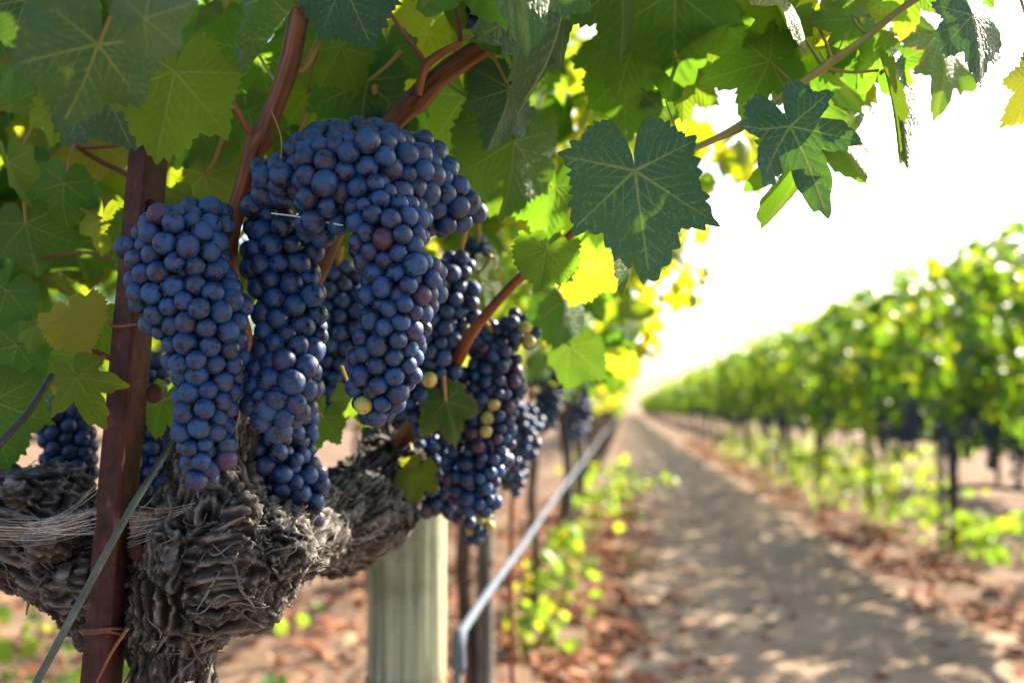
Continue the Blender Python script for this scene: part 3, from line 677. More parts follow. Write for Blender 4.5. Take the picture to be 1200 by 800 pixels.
# grain frame by the nearest limb
bd_ = np.full(nv, 9.); S_ = np.zeros(nv); AX = np.zeros((nv, 3)); PJ = np.zeros((nv, 3)); acc = 0
for (a, b, ra, rb_) in SK:
    ab = b - a; L = np.linalg.norm(ab); t = np.clip(((V - a) @ ab) / (ab @ ab), 0, 1); pj = a + t[:, None] * ab
    d = np.linalg.norm(V - pj, axis=1) - (ra + (rb_ - ra) * t); mk = d < bd_
    bd_[mk] = d[mk]; S_[mk] = (acc + t * L)[mk]; AX[mk] = ab / L; PJ[mk] = (V - pj)[mk]; acc += L
low = V[:, 2] < P(0, 810, .66).z
H = np.zeros(nv); HB = np.zeros(nv); bc = np.zeros((nv, 3))
for i in range(nv):
    ax = Vector(AX[i]); o1 = ax.cross(Vector((0.31, .9, .2))).normalized(); o2 = ax.cross(o1); p = Vector(PJ[i]); s = S_[i]
    tw = s * 5; x, y_ = p.dot(o1), p.dot(o2); x, y_ = x * math.cos(tw) - y_ * math.sin(tw), x * math.sin(tw) + y_ * math.cos(tw)
    wv = noise.noise_vector(Vector(V[i]) * 24) * .009
    bc[i] = (s + wv.x, x + wv.y, y_ + wv.z)
    q = Vector((bc[i][0] * 17, bc[i][1] * 210, bc[i][2] * 210))
    r1 = 1 - abs(noise.noise(q)) * 2.4; r2 = 1 - abs(noise.noise(q * 2.3 + Vector((5, 1, 2)))) * 2.4
    lump = noise.fractal(Vector(V[i]) * 32, 1, 2, 3)
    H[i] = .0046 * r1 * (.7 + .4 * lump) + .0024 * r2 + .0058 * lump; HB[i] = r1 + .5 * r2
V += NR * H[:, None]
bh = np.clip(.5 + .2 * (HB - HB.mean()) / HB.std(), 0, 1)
# split into trunk (near) and arm: one trunk mesh
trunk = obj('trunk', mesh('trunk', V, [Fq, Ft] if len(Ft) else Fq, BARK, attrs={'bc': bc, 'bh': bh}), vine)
# loose bark strips
strips = []
rl = np.random.RandomState(8)
idx = [i for i in rl.randint(0, nv, 9000) if NR[i] @ np.array(BK) > .0 and V[i][2] > P(0, 830, .66).z][:330]
Vs, Fs, bs_, off = [], [], [], 0
for i in idx:
    c = V[i]; ax = AX[i] + rl.normal(0, .35, 3); ax /= np.linalg.norm(ax); nrm = NR[i]; sd_ = np.cross(ax, nrm); sd_ /= np.linalg.norm(sd_) + 1e-6
    L = rl.uniform(.008, .032); w = rl.uniform(.0003, .0012); lift = rl.uniform(-.001, .003); cv = rl.normal(0, .004)
    for q in range(7):
        t = q / 6 - .5; cc = c + ax * L * t + nrm * (.0008 + lift * abs(t * 2) ** 2 * (1 if t > 0 else .3)) + sd_ * cv * math.sin(t * 5)
        ww = w * (1 - abs(t) * 1.3)
        for s in (-1, 1): Vs.append(cc + sd_ * s * ww); bs_.append((L * t + i, s * ww, 0))
    Fs += [(off + 2 * q, off + 2 * q + 1, off + 2 * q + 3, off + 2 * q + 2) for q in range(6)]; off += 14
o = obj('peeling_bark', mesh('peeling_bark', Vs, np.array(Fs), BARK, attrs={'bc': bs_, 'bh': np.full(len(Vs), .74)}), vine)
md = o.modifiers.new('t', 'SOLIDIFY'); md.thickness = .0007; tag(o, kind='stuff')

# ---- canes
def cane(rows, mat=CANE, name='cane', nodes=(), sides=16, parent=vine, lump=.12, seed=0.0, more=()):
    pts = [P(x, y, d) for x, y, d, r in rows]; rad = [K(r, d) for x, y, d, r in rows]
    return tube(name, pts, rad, mat, parent, sides, .003, lump, seed, more)
c1 = cane([(362, -90, .62, 12), (356, -20, .61, 12), (350, 20, .60, 12.5), (340, 70, .60, 12), (328, 108, .60, 11.5), (313, 145, .60, 11), (305, 163, .60, 15), (298, 176, .60, 13), (288, 210, .60, 10.5), (276, 250, .605, 10.5), (269, 285, .61, 10), (270, 330, .64, 11), (284, 400, .67, 13), (290, 450, .69, 15)])
tag(c1, 'reddish brown cane with a swollen node left of the bunches')
c2 = cane([(720, -70, .70, 12), (660, -16, .68, 12), (610, 20, .67, 12), (560, 58, .66, 12.5), (520, 86, .655, 13), (498, 106, .65, 15), (488, 118, .65, 16), (476, 128, .65, 13), (455, 150, .65, 13), (430, 185, .66, 13), (400, 250, .68, 13), (350, 360, .69, 14), (300, 440, .69, 15)], seed=3.0)
tag(c2, 'thick slanting brown cane above the tallest bunch')
c3 = cane([(700, 240, .70, 3.6), (690, 252, .70, 4), (655, 288, .72, 4.8), (610, 325, .75, 5.4), (575, 362, .78, 6.2), (548, 398, .80, 7), (520, 450, .84, 9), (470, 520, .88, 13)], seed=6.0)
tag(c3, 'reddish cane slanting down behind the big dark leaf')
c4 = cane([(1180, -60, .66, 3.6), (1110, -22, .655, 3.8), (1060, 8, .65, 4.2), (1010, 48, .645, 4.2), (972, 74, .64, 5), (965, 80, .64, 6), (950, 90, .64, 4.4), (905, 122, .64, 4.6), (868, 148, .64, 6), (862, 152, .64, 6), (840, 162, .64, 4), (802, 180, .635, 3.8), (760, 205, .65, 4), (700, 240, .70, 4.2)], GCANE, seed=9.0)
tag(c4, 'thin green-brown shoot arching across the white sky')
cane([(303, 165, .60, 4.5), (289, 150, .595, 4.5), (281, 135, .59, 3.6), (268, 116, .59, 3)], RCANE, 'side_shoot', seed=1)
cane([(308, 163, .60, 4.5), (340, 90, .605, 4.5), (352, 83, .61, 5.5), (362, 72, .61, 5), (372, 52, .615, 4), (382, 36, .62, 3)], GCANE, 'side_shoot', seed=2)
cane([(490, 112, .64, 5), (494, 92, .64, 5), (500, 76, .64, 6.2), (515, 64, .64, 5), (540, 50, .645, 3.2)], CANE, 'side_shoot', seed=4)
cane([(500, 76, .64, 4), (485, 55, .64, 3), (470, 35, .645, 2.4), (448, 0, .65, 2.2)], RCANE, 'side_shoot', seed=5)
cane([(540, 48, .645, 3.4), (536, 25, .645, 2.6), (528, -10, .65, 2.4)], RCANE, 'side_shoot', seed=6)
cane([(545, 45, .65, 2.6), (590, 38, .65, 2.4), (640, 28, .65, 2.4), (665, 10, .65, 2.0)], PETI, 'side_shoot', seed=7)
cane([(140, 170, .74, 2.6), (100, 172, .75, 2.8), (88, 168, .75, 3.6), (60, 145, .76, 2.2)], RCANE, 'side_shoot', seed=8)
cane([(150, 205, .74, 3), (110, 185, .75, 2.8), (88, 168, .75, 3), (75, 140, .76, 2)], RCANE, 'side_shoot', seed=9)
cane([(145, 250, .74, 2.2), (110, 245, .75, 2.2), (70, 250, .76, 2.4), (20, 262, .77, 2.4)], GCANE, 'side_shoot', seed=10)
cane([(140, 306, .72, 2.0), (100, 296, .73, 2.0), (60, 300, .74, 1.8), (30, 310, .75, 1.8)], RCANE, 'side_shoot', seed=11)
cane([(160, 440, .68, 3.4), (120, 415, .68, 3.2), (94, 408, .68, 3.6), (70, 390, .69, 2), (50, 372, .69, 1.6)], CANE, 'side_shoot', seed=12)
cane([(600, 800, 1.9, 3), (600, 600, 1.9, 3), (620, 480, 1.9, 3), (618, 400, 1.9, 3)], RCANE, 'side_shoot', seed=13)
# tendrils
def tendril(rows, turns=0):
    return cane([(x, y, d, 1.0) for x, y, d in rows], GCANE, 'tendril', sides=6, lump=0)
tendril([(780, 118, .63), (786, 135, .63), (795, 158, .633), (800, 178, .635)])
tendril([(960, 60, .64), (970, 74, .64), (982, 60, .636), (990, 40, .63)])
tendril([(318, 130, .58), (330, 165, .575), (326, 200, .57), (318, 215, .575), (322, 228, .58)])

# ---- leaves of the near vine
def place_leaf(px, py, D, unit_px, ang, tilt=(0, 0), mat=LEAF, seed=1, node=None, label=None, res=(34, 300), **kw):
    """junction at (px,py,D); ang = direction of the tip in the picture, degrees clockwise from straight down seen by the camera; tilt = (nod, turn) degrees"""
    V, F3, F4, ve, lc = leaf_template(res[0], res[1], seed, **kw)
    M = Matrix.Rotation(R(-ang), 3, 'Z') @ Matrix.Rotation(R(tilt[0]), 3, 'X') @ Matrix.Rotation(R(tilt[1]), 3, 'Y')
    B = Matrix((RT, UP, BK)).transposed() @ M
    u = K(unit_px, D); c = P(px, py, D); V = V @ np.array(B).T * u
    o = obj('leaf', mesh('leaf', V, [F3, F4], mat, attrs={'vein': ve, 'lc': lc, 'rv': np.full(len(V), random.random())}), None)
    o.location = c; o.parent = vine; o.matrix_parent_inverse = Matrix.Translation(-vine.location)
    if node:
        e = P(*node); mid = (Vector(c) + e) / 2 + Vector((0, 0, -.004 + .008 * random.random()))
        tube('petiole', [c - BK * .0006, mid, e], [K(1.7, D), K(1.8, D), K(2.6, D)], PETI, o, 8)
    if label: o['label'] = label
    return o
H_ = dict
place_leaf(744, 200, .60, 130, -6, (-10, 6), LEAF_BLUE, 1, (803, 181, .635), 'largest leaf, dark green and dusty, spread in front of the sky', deep=.27, fold=.05, bend=.05, wave=.05, blister=.008, teeth=40)
place_leaf(640, 292, .66, 47, 12, (-15, -10), LEAF, 2, (655, 290, .715), 'small round dark leaf over the slanting red cane', deep=.10, fold=.1, bend=.1, wave=.08, teeth=34)
place_leaf(926, 148, .60, 104, -24, (-8, 4), LEAF_BLUE, 3, (905, 122, .64), 'deeply cut blue-green leaf with one side folded over', deep=.52, fold=.05, bend=.1, wave=.1, hinge=[(-1, .22, .6, .15)], teeth=36)
place_leaf(902, 72, .66, 76, 78, (12, -8), LEAF_YOUNG, 4, (930, 100, .64), 'backlit green leaf above the folded blue-green one', deep=.40, fold=.05, bend=.12, wave=.1)
place_leaf(925, 15, .66, 62, 50, (0, 20), LEAF_YOUNG, 5, (965, 80, .64), deep=.32)
place_leaf(1000, 22, .66, 60, 20, (-20, 10), LEAF_YOUNG, 6, (1020, 40, .645), deep=.4)
place_leaf(958, 30, .67, 70, 12, (10, -20), LEAF_YOUNG, 16, (975, 72, .64), deep=.35)
place_leaf(1030, 82, .64, 58, -165, (10, 30), LEAF_YOUNG, 7, (968, 80, .64), 'pale green leaf standing on a long stalk against the sky', deep=.28, hinge=[(1, .1, -.9, .3)])
place_leaf(1050, 96, .62, 86, -14, (0, 20), LEAF_BLUE, 8, (1034, 84, .64), 'narrow folded blue-green leaf hanging against the sky', deep=.35, hinge=[(-1, .06, 1.2, .12)], fold=.5)
place_leaf(1140, 18, .61, 82, -12, (-10, 28), LEAF_BLUE, 9, (1110, -22, .655), 'blue-green leaf hanging near the top corner of the sky', deep=.35, fold=.2)
place_leaf(1225, 90, .64, 62, 30, (0, 20), LEAF_BLUE, 10, (1180, -60, .66), 'leaf half out of frame at the edge of the sky', deep=.3)
place_leaf(1065, -18, .66, 60, 5, (-10, 0), LEAF_YOUNG, 11, (1060, 8, .65), deep=.35)
place_leaf(1150, -30, .67, 50, -10, (0, 0), LEAF, 12, (1110, -22, .655), deep=.35)
place_leaf(664, -14, .60, 128, 6, (5, 58), LEAF_BLUE, 13, (690, -40, .68), 'long dark leaf hanging edge-on with a toothed rim', deep=.18, fold=.5, curl=.2, wave=.12)
place_leaf(790, -10, .70, 112, -2, (-4, 6), LEAF_YOUNG, 14, (800, -60, .68), 'broad backlit yellow-green leaf at the top, its tip down', deep=.22, teeth=40)
place_leaf(728, -22, .62, 84, -8, (5, 42), LEAF_YOUNG, 15, (720, -70, .70), 'leaf half lit yellow hanging beside the broad backlit one', deep=.3, fold=.5)
place_leaf(745, 45, .74, 76, 20, (5, -10), LEAF, 17, (760, -30, .72), deep=.25)
place_leaf(730, 92, .78, 82, -60, (15, 5), LEAF_YOUNG, 18, (700, 60, .76), deep=.35)
place_leaf(800, 90, .72, 56, -62, (15, 10), LEAF_YOUNG, 19, (790, 60, .7), deep=.3)
place_leaf(838, 60, .74, 46, -40, (0, 20), LEAF_YOUNG, 20, deep=.4)
place_leaf(598, 105, .68, 70, 10, (-15, 40), LEAF_BLUE, 21, (575, 60, .68), 'dusty blue-green leaf drooping beside the bright one', deep=.2, fold=.4)
place_leaf(596, 30, .74, 88, 0, (5, 10), LEAF_YOUNG, 22, (590, 0, .74), 'bright translucent green leaf under the thick cane', deep=.12)
place_leaf(603, 165, .72, 90, 4, (5, 30), LEAF, 23, (620, 110, .74), 'long leaf with a sunlit upper edge behind the bunches', deep=.15, fold=.3)
place_leaf(545, 112, .74, 92, -12, (0, -15), LEAF, 24, (510, 90, .7), deep=.25, fold=.4)
place_leaf(500, 40, .76, 76, 30, (10, 0), LEAF_YOUNG, 25, deep=.2)
place_leaf(430, 95, .72, 84, 10, (10, 10), LEAF, 26, (470, 60, .70), 'veined green leaf seen from below behind the canes', deep=.3, fold=.1)
place_leaf(402, -22, .58, 78, -22, (-6, -12), LEAF_BLUE, 27, (430, -60, .62), 'crisp blue-green leaf hanging at the top between the two canes', deep=.14, fold=.15)
place_leaf(360, 110, .74, 76, -20, (10, 20), LEAF_YOUNG, 28, (372, 60, .62), deep=.25)
place_leaf(300, 60, .70, 80, 50, (10, 20), LEAF_YOUNG, 29, (330, 108, .62), deep=.25)
place_leaf(318, 0, .52, 88, 48, (20, -30), LEAF_BLUE, 30, (352, 10, .60), 'blurred dusty leaf with a curled lit edge left of the red cane', deep=.15, hinge=[(1, .35, 1.6, .15)])
place_leaf(205, 84, .52, 104, 14, (5, 22), LEAF_YOUNG, 31, (240, 40, .56), 'yellow-green leaf folded down the middle in front of the rusty stake', deep=.2, fold=.25, wave=.10)
place_leaf(115, 52, .45, 100, 24, (12, 42), LEAF_BLUE, 32, (160, -60, .42), 'large out-of-focus dark leaf closest to the camera', deep=.18, fold=.35, wave=.12)
place_leaf(30, 0, .50, 70, -30, (30, 10), LEAF_BLUE, 33, (60, -80, .42), 'second out-of-focus leaf at the top corner', deep=.2, fold=.3)
place_leaf(170, 22, .43, 66, -120, (25, -25), LEAF_BLUE, 34, deep=.2, fold=.4)
place_leaf(130, 70, .66, 96, -8, (5, 5), LEAF, 35, (150, 30, .68), deep=.25)
place_leaf(90, 442, .60, 56, -30, (-10, 15), LEAF_YOUNG, 36, (92, 408, .68), 'mottled pale leaf with insect specks beside the rusty stake', deep=.42, fold=.08, wave=.1, teeth=26)
place_leaf(83, 367, .62, 46, -30, (-18, 10), LEAF, 37, (94, 408, .68), 'small blue-green leaf above the mottled one', deep=.12)
place_leaf(42, 378, .64, 36, 15, (-10, -20), LEAF, 38, (70, 392, .69), deep=.2)
place_leaf(8, 340, .63, 46, 15, (-10, 10), LEAF, 39, (30, 355, .66), deep=.2)
place_leaf(20, 405, .68, 52, 20, (0, 0), LEAF, 40, (50, 390, .69), deep=.2)
place_leaf(-10, 470, .66, 80, -10, (5, 20), LEAF, 41, (-40, 430, .68), deep=.2)
place_leaf(120, 378, .70, 46, 0, (0, 30), LEAF_YOUNG, 42, (150, 360, .7), deep=.2)
place_leaf(190, 470, .72, 48, 20, (0, -10), LEAF_YOUNG, 43, (230, 440, .7), deep=.35)
place_leaf(378, 488, .74, 46, 25, (-5, 10), LEAF_YOUNG, 44, (350, 450, .7), 'yellowing leaf behind the middle bunch', deep=.3)
place_leaf(415, 462, .74, 40, -30, (-5, 10), LEAF, 45, (400, 430, .72), deep=.3)
place_leaf(492, 552, .84, 38, 10, (-15, 15), LEAF_YOUNG, 46, (480, 520, .86), 'small bright green leaf in front of the dark bunches', deep=.35)
place_leaf(522, 470, .80, 48, -20, (0, 25), LEAF_YOUNG, 47, (520, 440, .8), 'pale green leaf between the shaded bunches', deep=.3)
place_leaf(662, 352, .86, 58, 0, (0, 40), LEAF, 48, (640, 330, .84), deep=.15, fold=.3)
place_leaf(668, 405, .90, 52, 10, (0, -40), LEAF_BLUE, 49, (650, 380, .88), deep=.15, fold=.3)
place_leaf(708, 248, .74, 70, 20, (0, -30), LEAF_YOUNG, 50, (690, 252, .70), deep=.2)
place_leaf(740, 300, .70, 44, -4, (0, 70), LEAF_YOUNG, 51, (735, 270, .68), 'slim edge-on green leaf hanging below the largest leaf', deep=.1, fold=.4)
place_leaf(650, 220, .80, 66, 10, (0, 20), LEAF_YOUNG, 52, deep=.2)
place_leaf(560, 320, .84, 44, -20, (0, 30), LEAF, 53, (575, 300, .8), deep=.2)
place_leaf(690, 300, .82, 64, 15, (5, 5), LEAF_YOUNG, 54, (700, 260, .74), deep=.2)
place_leaf(262, 60, .74, 70, 100, (0, 0), LEAF_YOUNG, 55, deep=.2)
place_leaf(240, 205, .70, 66, -5, (5, 10), LEAF, 56, (262, 160, .68), deep=.2)
place_leaf(115, 90, .60, 84, -25, (0, 15), LEAF_BLUE, 57, (140, 40, .62), deep=.2)
place_leaf(175, 320, .72, 30, 0, (0, 0), LEAF_YOUNG, 58, deep=.2)
rq = random.Random(12)
for q, (x, y_) in enumerate([(20, 70), (60, 130), (10, 190), (75, 215), (120, 255), (30, 262), (232, 150), (262, 20), (290, 130), (170, 265), (225, 240), (400, 55), (455, 60), (345, 170)]):
    place_leaf(x, y_, rq.uniform(.66, .74), rq.uniform(44, 66), rq.uniform(-50, 50), (rq.uniform(-20, 20), rq.uniform(-35, 35)), rq.choice((LEAF, LEAF_YOUNG, LEAF)), 70 + q, (x + rq.uniform(-20, 40), y_ - rq.uniform(25, 50), .74), res=(24, 220), deep=rq.uniform(.15, .38), fold=rq.uniform(.05, .4), wave=.1)
# smaller leaf mass behind and above, plus unseen leaves added to shade the vine
rf = np.random.RandomState(21)
def mass(regions, tm, smin, smax):
    pos, siz = [], []
    for (x0, x1, y0, y1, d0, d1, n) in regions:
        for _ in range(n):
            d = rf.uniform(d0, d1); pos.append(tuple(P(rf.uniform(x0, x1), rf.uniform(y0, y1), d))); siz.append(rf.uniform(smin, smax))
    return np.array(pos), siz
BIGM = [(-60, 560, -40, 250, .76, .95, 26), (-40, 130, 230, 460, .80, 1.0, 6), (540, 720, -30, 330, .85, 1.2, 16)]
pos, siz = mass(BIGM, MID, .040, .058)
rots = rand_leaf_rot(rf, len(pos))
for k in range(min(len(pos), 100 - 72)):
    V, F, A = merge_leaves(MID, np.zeros((1, 3)), [rots[k]], [siz[k]], rf)
    o = obj('leaf', mesh('leaf', V, F, LEAF, attrs=A)); o.location = pos[k]; o.parent = vine; o.matrix_parent_inverse = Matrix.Translation(-vine.location)
REG = [(-150, 560, -260, 250, .85, 1.5, 430), (-120, 130, 220, 430, .85, 1.2, 46), (540, 720, -150, 330, 1.0, 1.7, 110), (600, 800, -350, -60, .8, 1.3, 90), (450, 1150, -1050, -430, .5, .85, 55), (-200, 700, -700, -160, .6, 1.3, 290),  # regions high above the frame are extra leaves put in for shade
       (560, 745, 310, 450, 1.4, 1.9, 60), (640, 800, 60, 260, 1.1, 1.7, 60), (740, 850, -60, 90, .8, 1.3, 36), (850, 1100, -200, -50, .7, 1.1, 60), (130, 560, 250, 330, .95, 1.2, 30)]
pos, siz = mass(REG, MID, .034, .058)
for (qx, qy, qd, t0, t1, nn_, sp) in ((115, 70, .40, .18, .50, 13, .05), (205, 150, .52, .2, .5, 10, .04), (745, 235, .60, .14, .3, 6, .03), (400, 20, .6, .15, .4, 6, .04), (420, 200, .58, .3, .6, 10, .06)):  # leaf clusters added towards the sun to block it from leaves and grapes
    q0 = np.array(P(qx, qy, qd)); pn = np.array([q0 + np.array(sd) * rf.uniform(t0, t1) + rf.normal(0, sp, 3) for _ in range(nn_)])
    pos = np.concatenate([pos, pn]); siz = siz + list(rf.uniform(.045, .06, nn_))
V, F, A = merge_leaves(MID, pos, rand_leaf_rot(rf, len(pos)), siz, rf)
tag(obj('foliage', mesh('foliage', V, F, LEAF, attrs=A), vine), kind='stuff')

for (sp_, regs, sd_) in (([(700, 210, 1.3, 1.6), (760, 240, 1.45, 1.4), (800, 290, 1.55, 1.2), (822, 345, 1.6, .8)], (740, 838, 250, 350, 1.4, 1.65, 44), 51),
                        ([(800, 150, 1.3, 1.6), (850, 170, 1.4, 1.3), (905, 205, 1.5, .8)], (800, 908, 150, 212, 1.3, 1.5, 34), 52),
                        ([(690, 330, 1.7, 1.6), (730, 375, 1.9, 1.2), (765, 388, 2.0, .8)], (690, 775, 330, 410, 1.8, 2.0, 34), 53)):
    cane(sp_, GCANE, 'side_shoot', sides=6, seed=sd_)
    pos, siz = mass([regs], MID, .016, .034)
    V, F, A = merge_leaves(LOW, pos, rand_leaf_rot(rf, len(pos)), siz, rf)
    tag(obj('foliage', mesh('foliage', V, F, LEAF_MIDG, attrs=A), vine), kind='stuff')

# ================================================================ GRAPE BUNCHES
GM = []
for k, (mt) in enumerate((BLUE, PURPLE, GREEN)):
    row = []
    for q in range(3):
        V0, F0 = ico(4 if mt is BLUE else 3); r_ = np.random.RandomState(k * 10 + q); nl = np.array([noise.noise(Vector(v) * 1.4 + Vector((q * 5 + k, 0, 0))) for v in V0])
        V1 = V0 * (1 + .035 * nl)[:, None]; V1[:, 2] *= (1.04, 1.0, .97)[q]
        V1[:, 2] += .10 * np.exp(-((V0[:, 0] ** 2 + V0[:, 1] ** 2) / .004)) * (V0[:, 2] < 0) * .35
        row.append(mesh('grape', V1, F0, mt, attrs={'gp': V0, 'rv': np.zeros(len(V0))}))
    GM.append(row)
BGROUP = 'grape bunches hanging on the near vine'
def pack(spines, r0, N_, rs, jit=.11, depth=.85, iters=90):
    """spines: list of lists (px,py,D,halfwidth px); fills their union with berries"""
    segs = []
    for sp in spines:
        for a, b in zip(sp[:-1], sp[1:]):
            segs.append((np.array(P(a[0], a[1], a[2])), np.array(P(b[0], b[1], b[2])), K(a[3], a[2]), K(b[3], b[2])))
    wts = np.array([(np.linalg.norm(s[1] - s[0]) + (s[2] + s[3]) * .5) * ((s[2] + s[3]) / 2) ** 2 for s in segs]); wts /= wts.sum()
    C = []
    for _ in range(N_):
        s = segs[rs.choice(len(segs), p=wts)]; t = rs.rand(); c = s[0] + (s[1] - s[0]) * t; v = rs.randn(3); v /= np.linalg.norm(v)
        C.append(c + v * (s[2] + (s[3] - s[2]) * t) * rs.rand() ** .33)
    C = np.array(C); rad = r0 * (1 + rs.normal(0, jit, N_)).clip(.72, 1.22)
    bk = np.array(BK)
    for it in range(iters):
        if it % 12 == 0: wob = .95 + .42 * np.array([noise.noise(Vector(c) * 42 + Vector((N_, 0, 0))) for c in C])
        d = C[:, None] - C[None]; L = np.linalg.norm(d, axis=2) + np.eye(N_); ov = (rad[:, None] + rad[None]) * 1.0 - L; np.fill_diagonal(ov, 0); ov = np.clip(ov, 0, None)
        C = C + (d / L[..., None] * ov[..., None]).sum(1) * .28
        best = np.full(N_, 9.); tgt = C.copy()
        for a, b, ra, rb_ in segs:
            ab = b - a; t = np.clip(((C - a) @ ab) / (ab @ ab), 0, 1); pj = a + t[:, None] * ab; v = C - pj; Lr = ra + (rb_ - ra) * t
            Lr = np.maximum(Lr * wob - rad * .9, .001); vv = v.copy(); dd = np.linalg.norm(vv, axis=1); e = dd - Lr; mk = e < best
            best[mk] = e[mk]; tg = pj + v * np.minimum(1, Lr / np.maximum(dd, 1e-6))[:, None]; tgt[mk] = tg[mk]
        C = C + (tgt - C) * .55
    return C, rad
def bunch(label, spines, gpx, N_, seed, green=(), purple=(), stem=None, pfrac=.0, gfrac=0.0, maxind=100, sub=2, minpx=3):
    """green / purple: places (px,py) whose nearest front berry takes that colour"""
    rs = np.random.RandomState(seed); D0 = spines[0][0][2]; r0 = K(gpx / 2 * .85, D0); N_ = int(N_ * 1.15)
    C, rad = pack(spines, r0, N_, rs)
    o0 = spines[0][0]; root = empty('grape_bunch', P(o0[0], o0[1], o0[2]))
    # how much of each berry the camera can see
    R3 = np.array([RT, UP, BK]); L = (C - np.array([0, 0, CAM_H])) @ R3.T; dep = -L[:, 2]; X = 600 + FPX * L[:, 0] / dep; Y = 400 - FPX * L[:, 1] / dep; rp = rad * FPX / dep
    x0, y0 = X.min() - 40, Y.min() - 40; Wd, Hd = int(X.max() - x0 + 40), int(Y.max() - y0 + 40); zb = np.full((Hd, Wd), 9.); ib = np.full((Hd, Wd), -1)
    yy, xx = np.mgrid[0:Hd, 0:Wd]
    for i in range(N_):
        a, b, c, d = int(max(0, X[i] - x0 - rp[i])), int(X[i] - x0 + rp[i] + 1), int(max(0, Y[i] - y0 - rp[i])), int(Y[i] - y0 + rp[i] + 1)
        q = ((xx[c:d, a:b] - X[i] + x0) ** 2 + (yy[c:d, a:b] - Y[i] + y0) ** 2) < rp[i] ** 2; z = dep[i] - rad[i] * .7
        m = q & (z < zb[c:d, a:b]); zb[c:d, a:b][m] = z; ib[c:d, a:b][m] = i
    cnt = np.bincount(ib[ib >= 0], minlength=N_)
    col = np.zeros(N_, int); u = rs.rand(N_); col[u < pfrac] = 1; col[u > 1 - gfrac] = 2
    for lst, cc in ((purple, 1), (green, 2)):
        for (gx, gy) in lst:
            d = (X - gx) ** 2 + (Y - gy) ** 2 - cnt * 2.0; d[cnt < 20] += 4000; col[np.argmin(d)] = cc
    order = np.argsort(-cnt); ind = [i for i in order if cnt[i] > minpx][:maxind]; rest = [i for i in range(N_) if i not in set(ind)]
    for i in ind:
        if sub >= 3: me = GM[col[i]][rs.randint(3)]
        else: me = GL[col[i]][0]
        o = bpy.data.objects.new('grape', me); COL.objects.link(o); o.parent = root; o.matrix_parent_inverse = Matrix.Translation(-root.location)
        o.location = C[i]; o.scale = (rad[i],) * 3; o.rotation_euler = (rs.normal(.35, .5), rs.normal(0, .5), rs.rand() * 6.3)
        if col[i]: o['label'] = ('', 'reddish purple unripe grape', 'green unripe grape')[col[i]]
    if rest:
        V, F, A, fm = merged_grapes(C[rest], rad[rest], 2, rs, col[rest])
        tag(obj('inner_grapes', mesh('inner_grapes', V, F, [BLUE, PURPLE, GREEN], attrs=A, fmat=fm), root), kind='stuff')
    # stalk with side twigs
    more = []
    sp = spines[0]; ax = [P(a[0], a[1], a[2]) for a in sp]
    for k in range(10):
        i = rs.randint(N_); t = min(len(ax) - 1.001, rs.rand() * (len(ax) - 1)); p0 = ax[int(t)].lerp(ax[int(t) + 1], t % 1); more.append(([p0, p0.lerp(Vector(C[i]), .5), Vector(C[i])], [.0012, .001, .0008], 6))
    pre = [P(*stem)] if stem else []
    ss = pre + ax
    tube('stem', ss, [.0024] * len(pre) + list(np.linspace(.0022, .0010, len(ax))), PETI, root, 8, more=more)
    tag(root, label, 'grape bunch', BGROUP); return root
GL = []
for mt in (BLUE, PURPLE, GREEN):
    V0, F0 = ico(3); GL.append([mesh('grape', V0, F0, mt, attrs={'gp': V0, 'rv': np.zeros(len(V0))})])

bunch('long tapering bunch in sharp focus overlapping the rusty stake, two reddish grapes near its tip',
      [[(215, 262, .575, 38), (212, 300, .57, 70), (225, 350, .565, 66), (236, 400, .565, 52), (240, 450, .565, 44), (240, 500, .565, 38), (238, 545, .565, 28), (236, 556, .565, 22)],
       [(180, 270, .575, 24), (155, 292, .575, 22)], [(255, 395, .58, 24), (262, 400, .585, 22)], [(262, 520, .565, 16), (262, 535, .565, 18)]],
      28.5, 205, 101, purple=((181, 258), (262, 535), (268, 553)), stem=(267, 246, .60), sub=3)
bunch('sharp bunch between the two biggest ones, ending in large round grapes above the trunk',
      [[(322, 262, .61, 28), (330, 300, .61, 50), (338, 350, .605, 44), (338, 400, .60, 42), (332, 440, .59, 46), (328, 470, .585, 41), (328, 492, .585, 26)]],
      30, 120, 102, purple=(), stem=(330, 215, .62), sub=3)
bunch('broad upper bunch with a long arm reaching sideways towards the bright leaves',
      [[(395, 180, .60, 36), (350, 205, .585, 42), (320, 215, .59, 28)], [(395, 180, .60, 36), (420, 200, .58, 60), (450, 215, .59, 62), (500, 225, .61, 52), (530, 240, .62, 34), (552, 244, .625, 18)], [(370, 185, .585, 30), (385, 215, .57, 44), (380, 250, .575, 32)], [(300, 232, .60, 22), (300, 262, .605, 22)], [(430, 175, .60, 40), (480, 190, .62, 40)]],
      30, 215, 103, purple=(), stem=(448, 158, .65), sub=3)
bunch('tall bunch in sharp focus with a single green grape near its lower tip',
      [[(440, 235, .57, 42), (455, 280, .56, 52), (466, 320, .56, 52), (466, 360, .56, 47), (458, 400, .56, 42), (447, 440, .565, 37), (438, 470, .57, 29), (434, 486, .575, 17)], [(505, 320, .575, 18), (500, 350, .575, 20)]],
      27, 165, 104, purple=((498, 352), (460, 276)), green=((417, 463),), stem=(440, 190, .60), sub=3)
bunch('shaded blue bunch hanging low beside the gnarled trunk, under the middle bunch',
      [[(335, 500, .69, 40), (330, 540, .69, 48), (338, 580, .69, 44), (348, 610, .69, 34), (355, 625, .69, 20)]], 24, 120, 105, purple=((365, 615), (350, 608)), stem=(330, 440, .69))
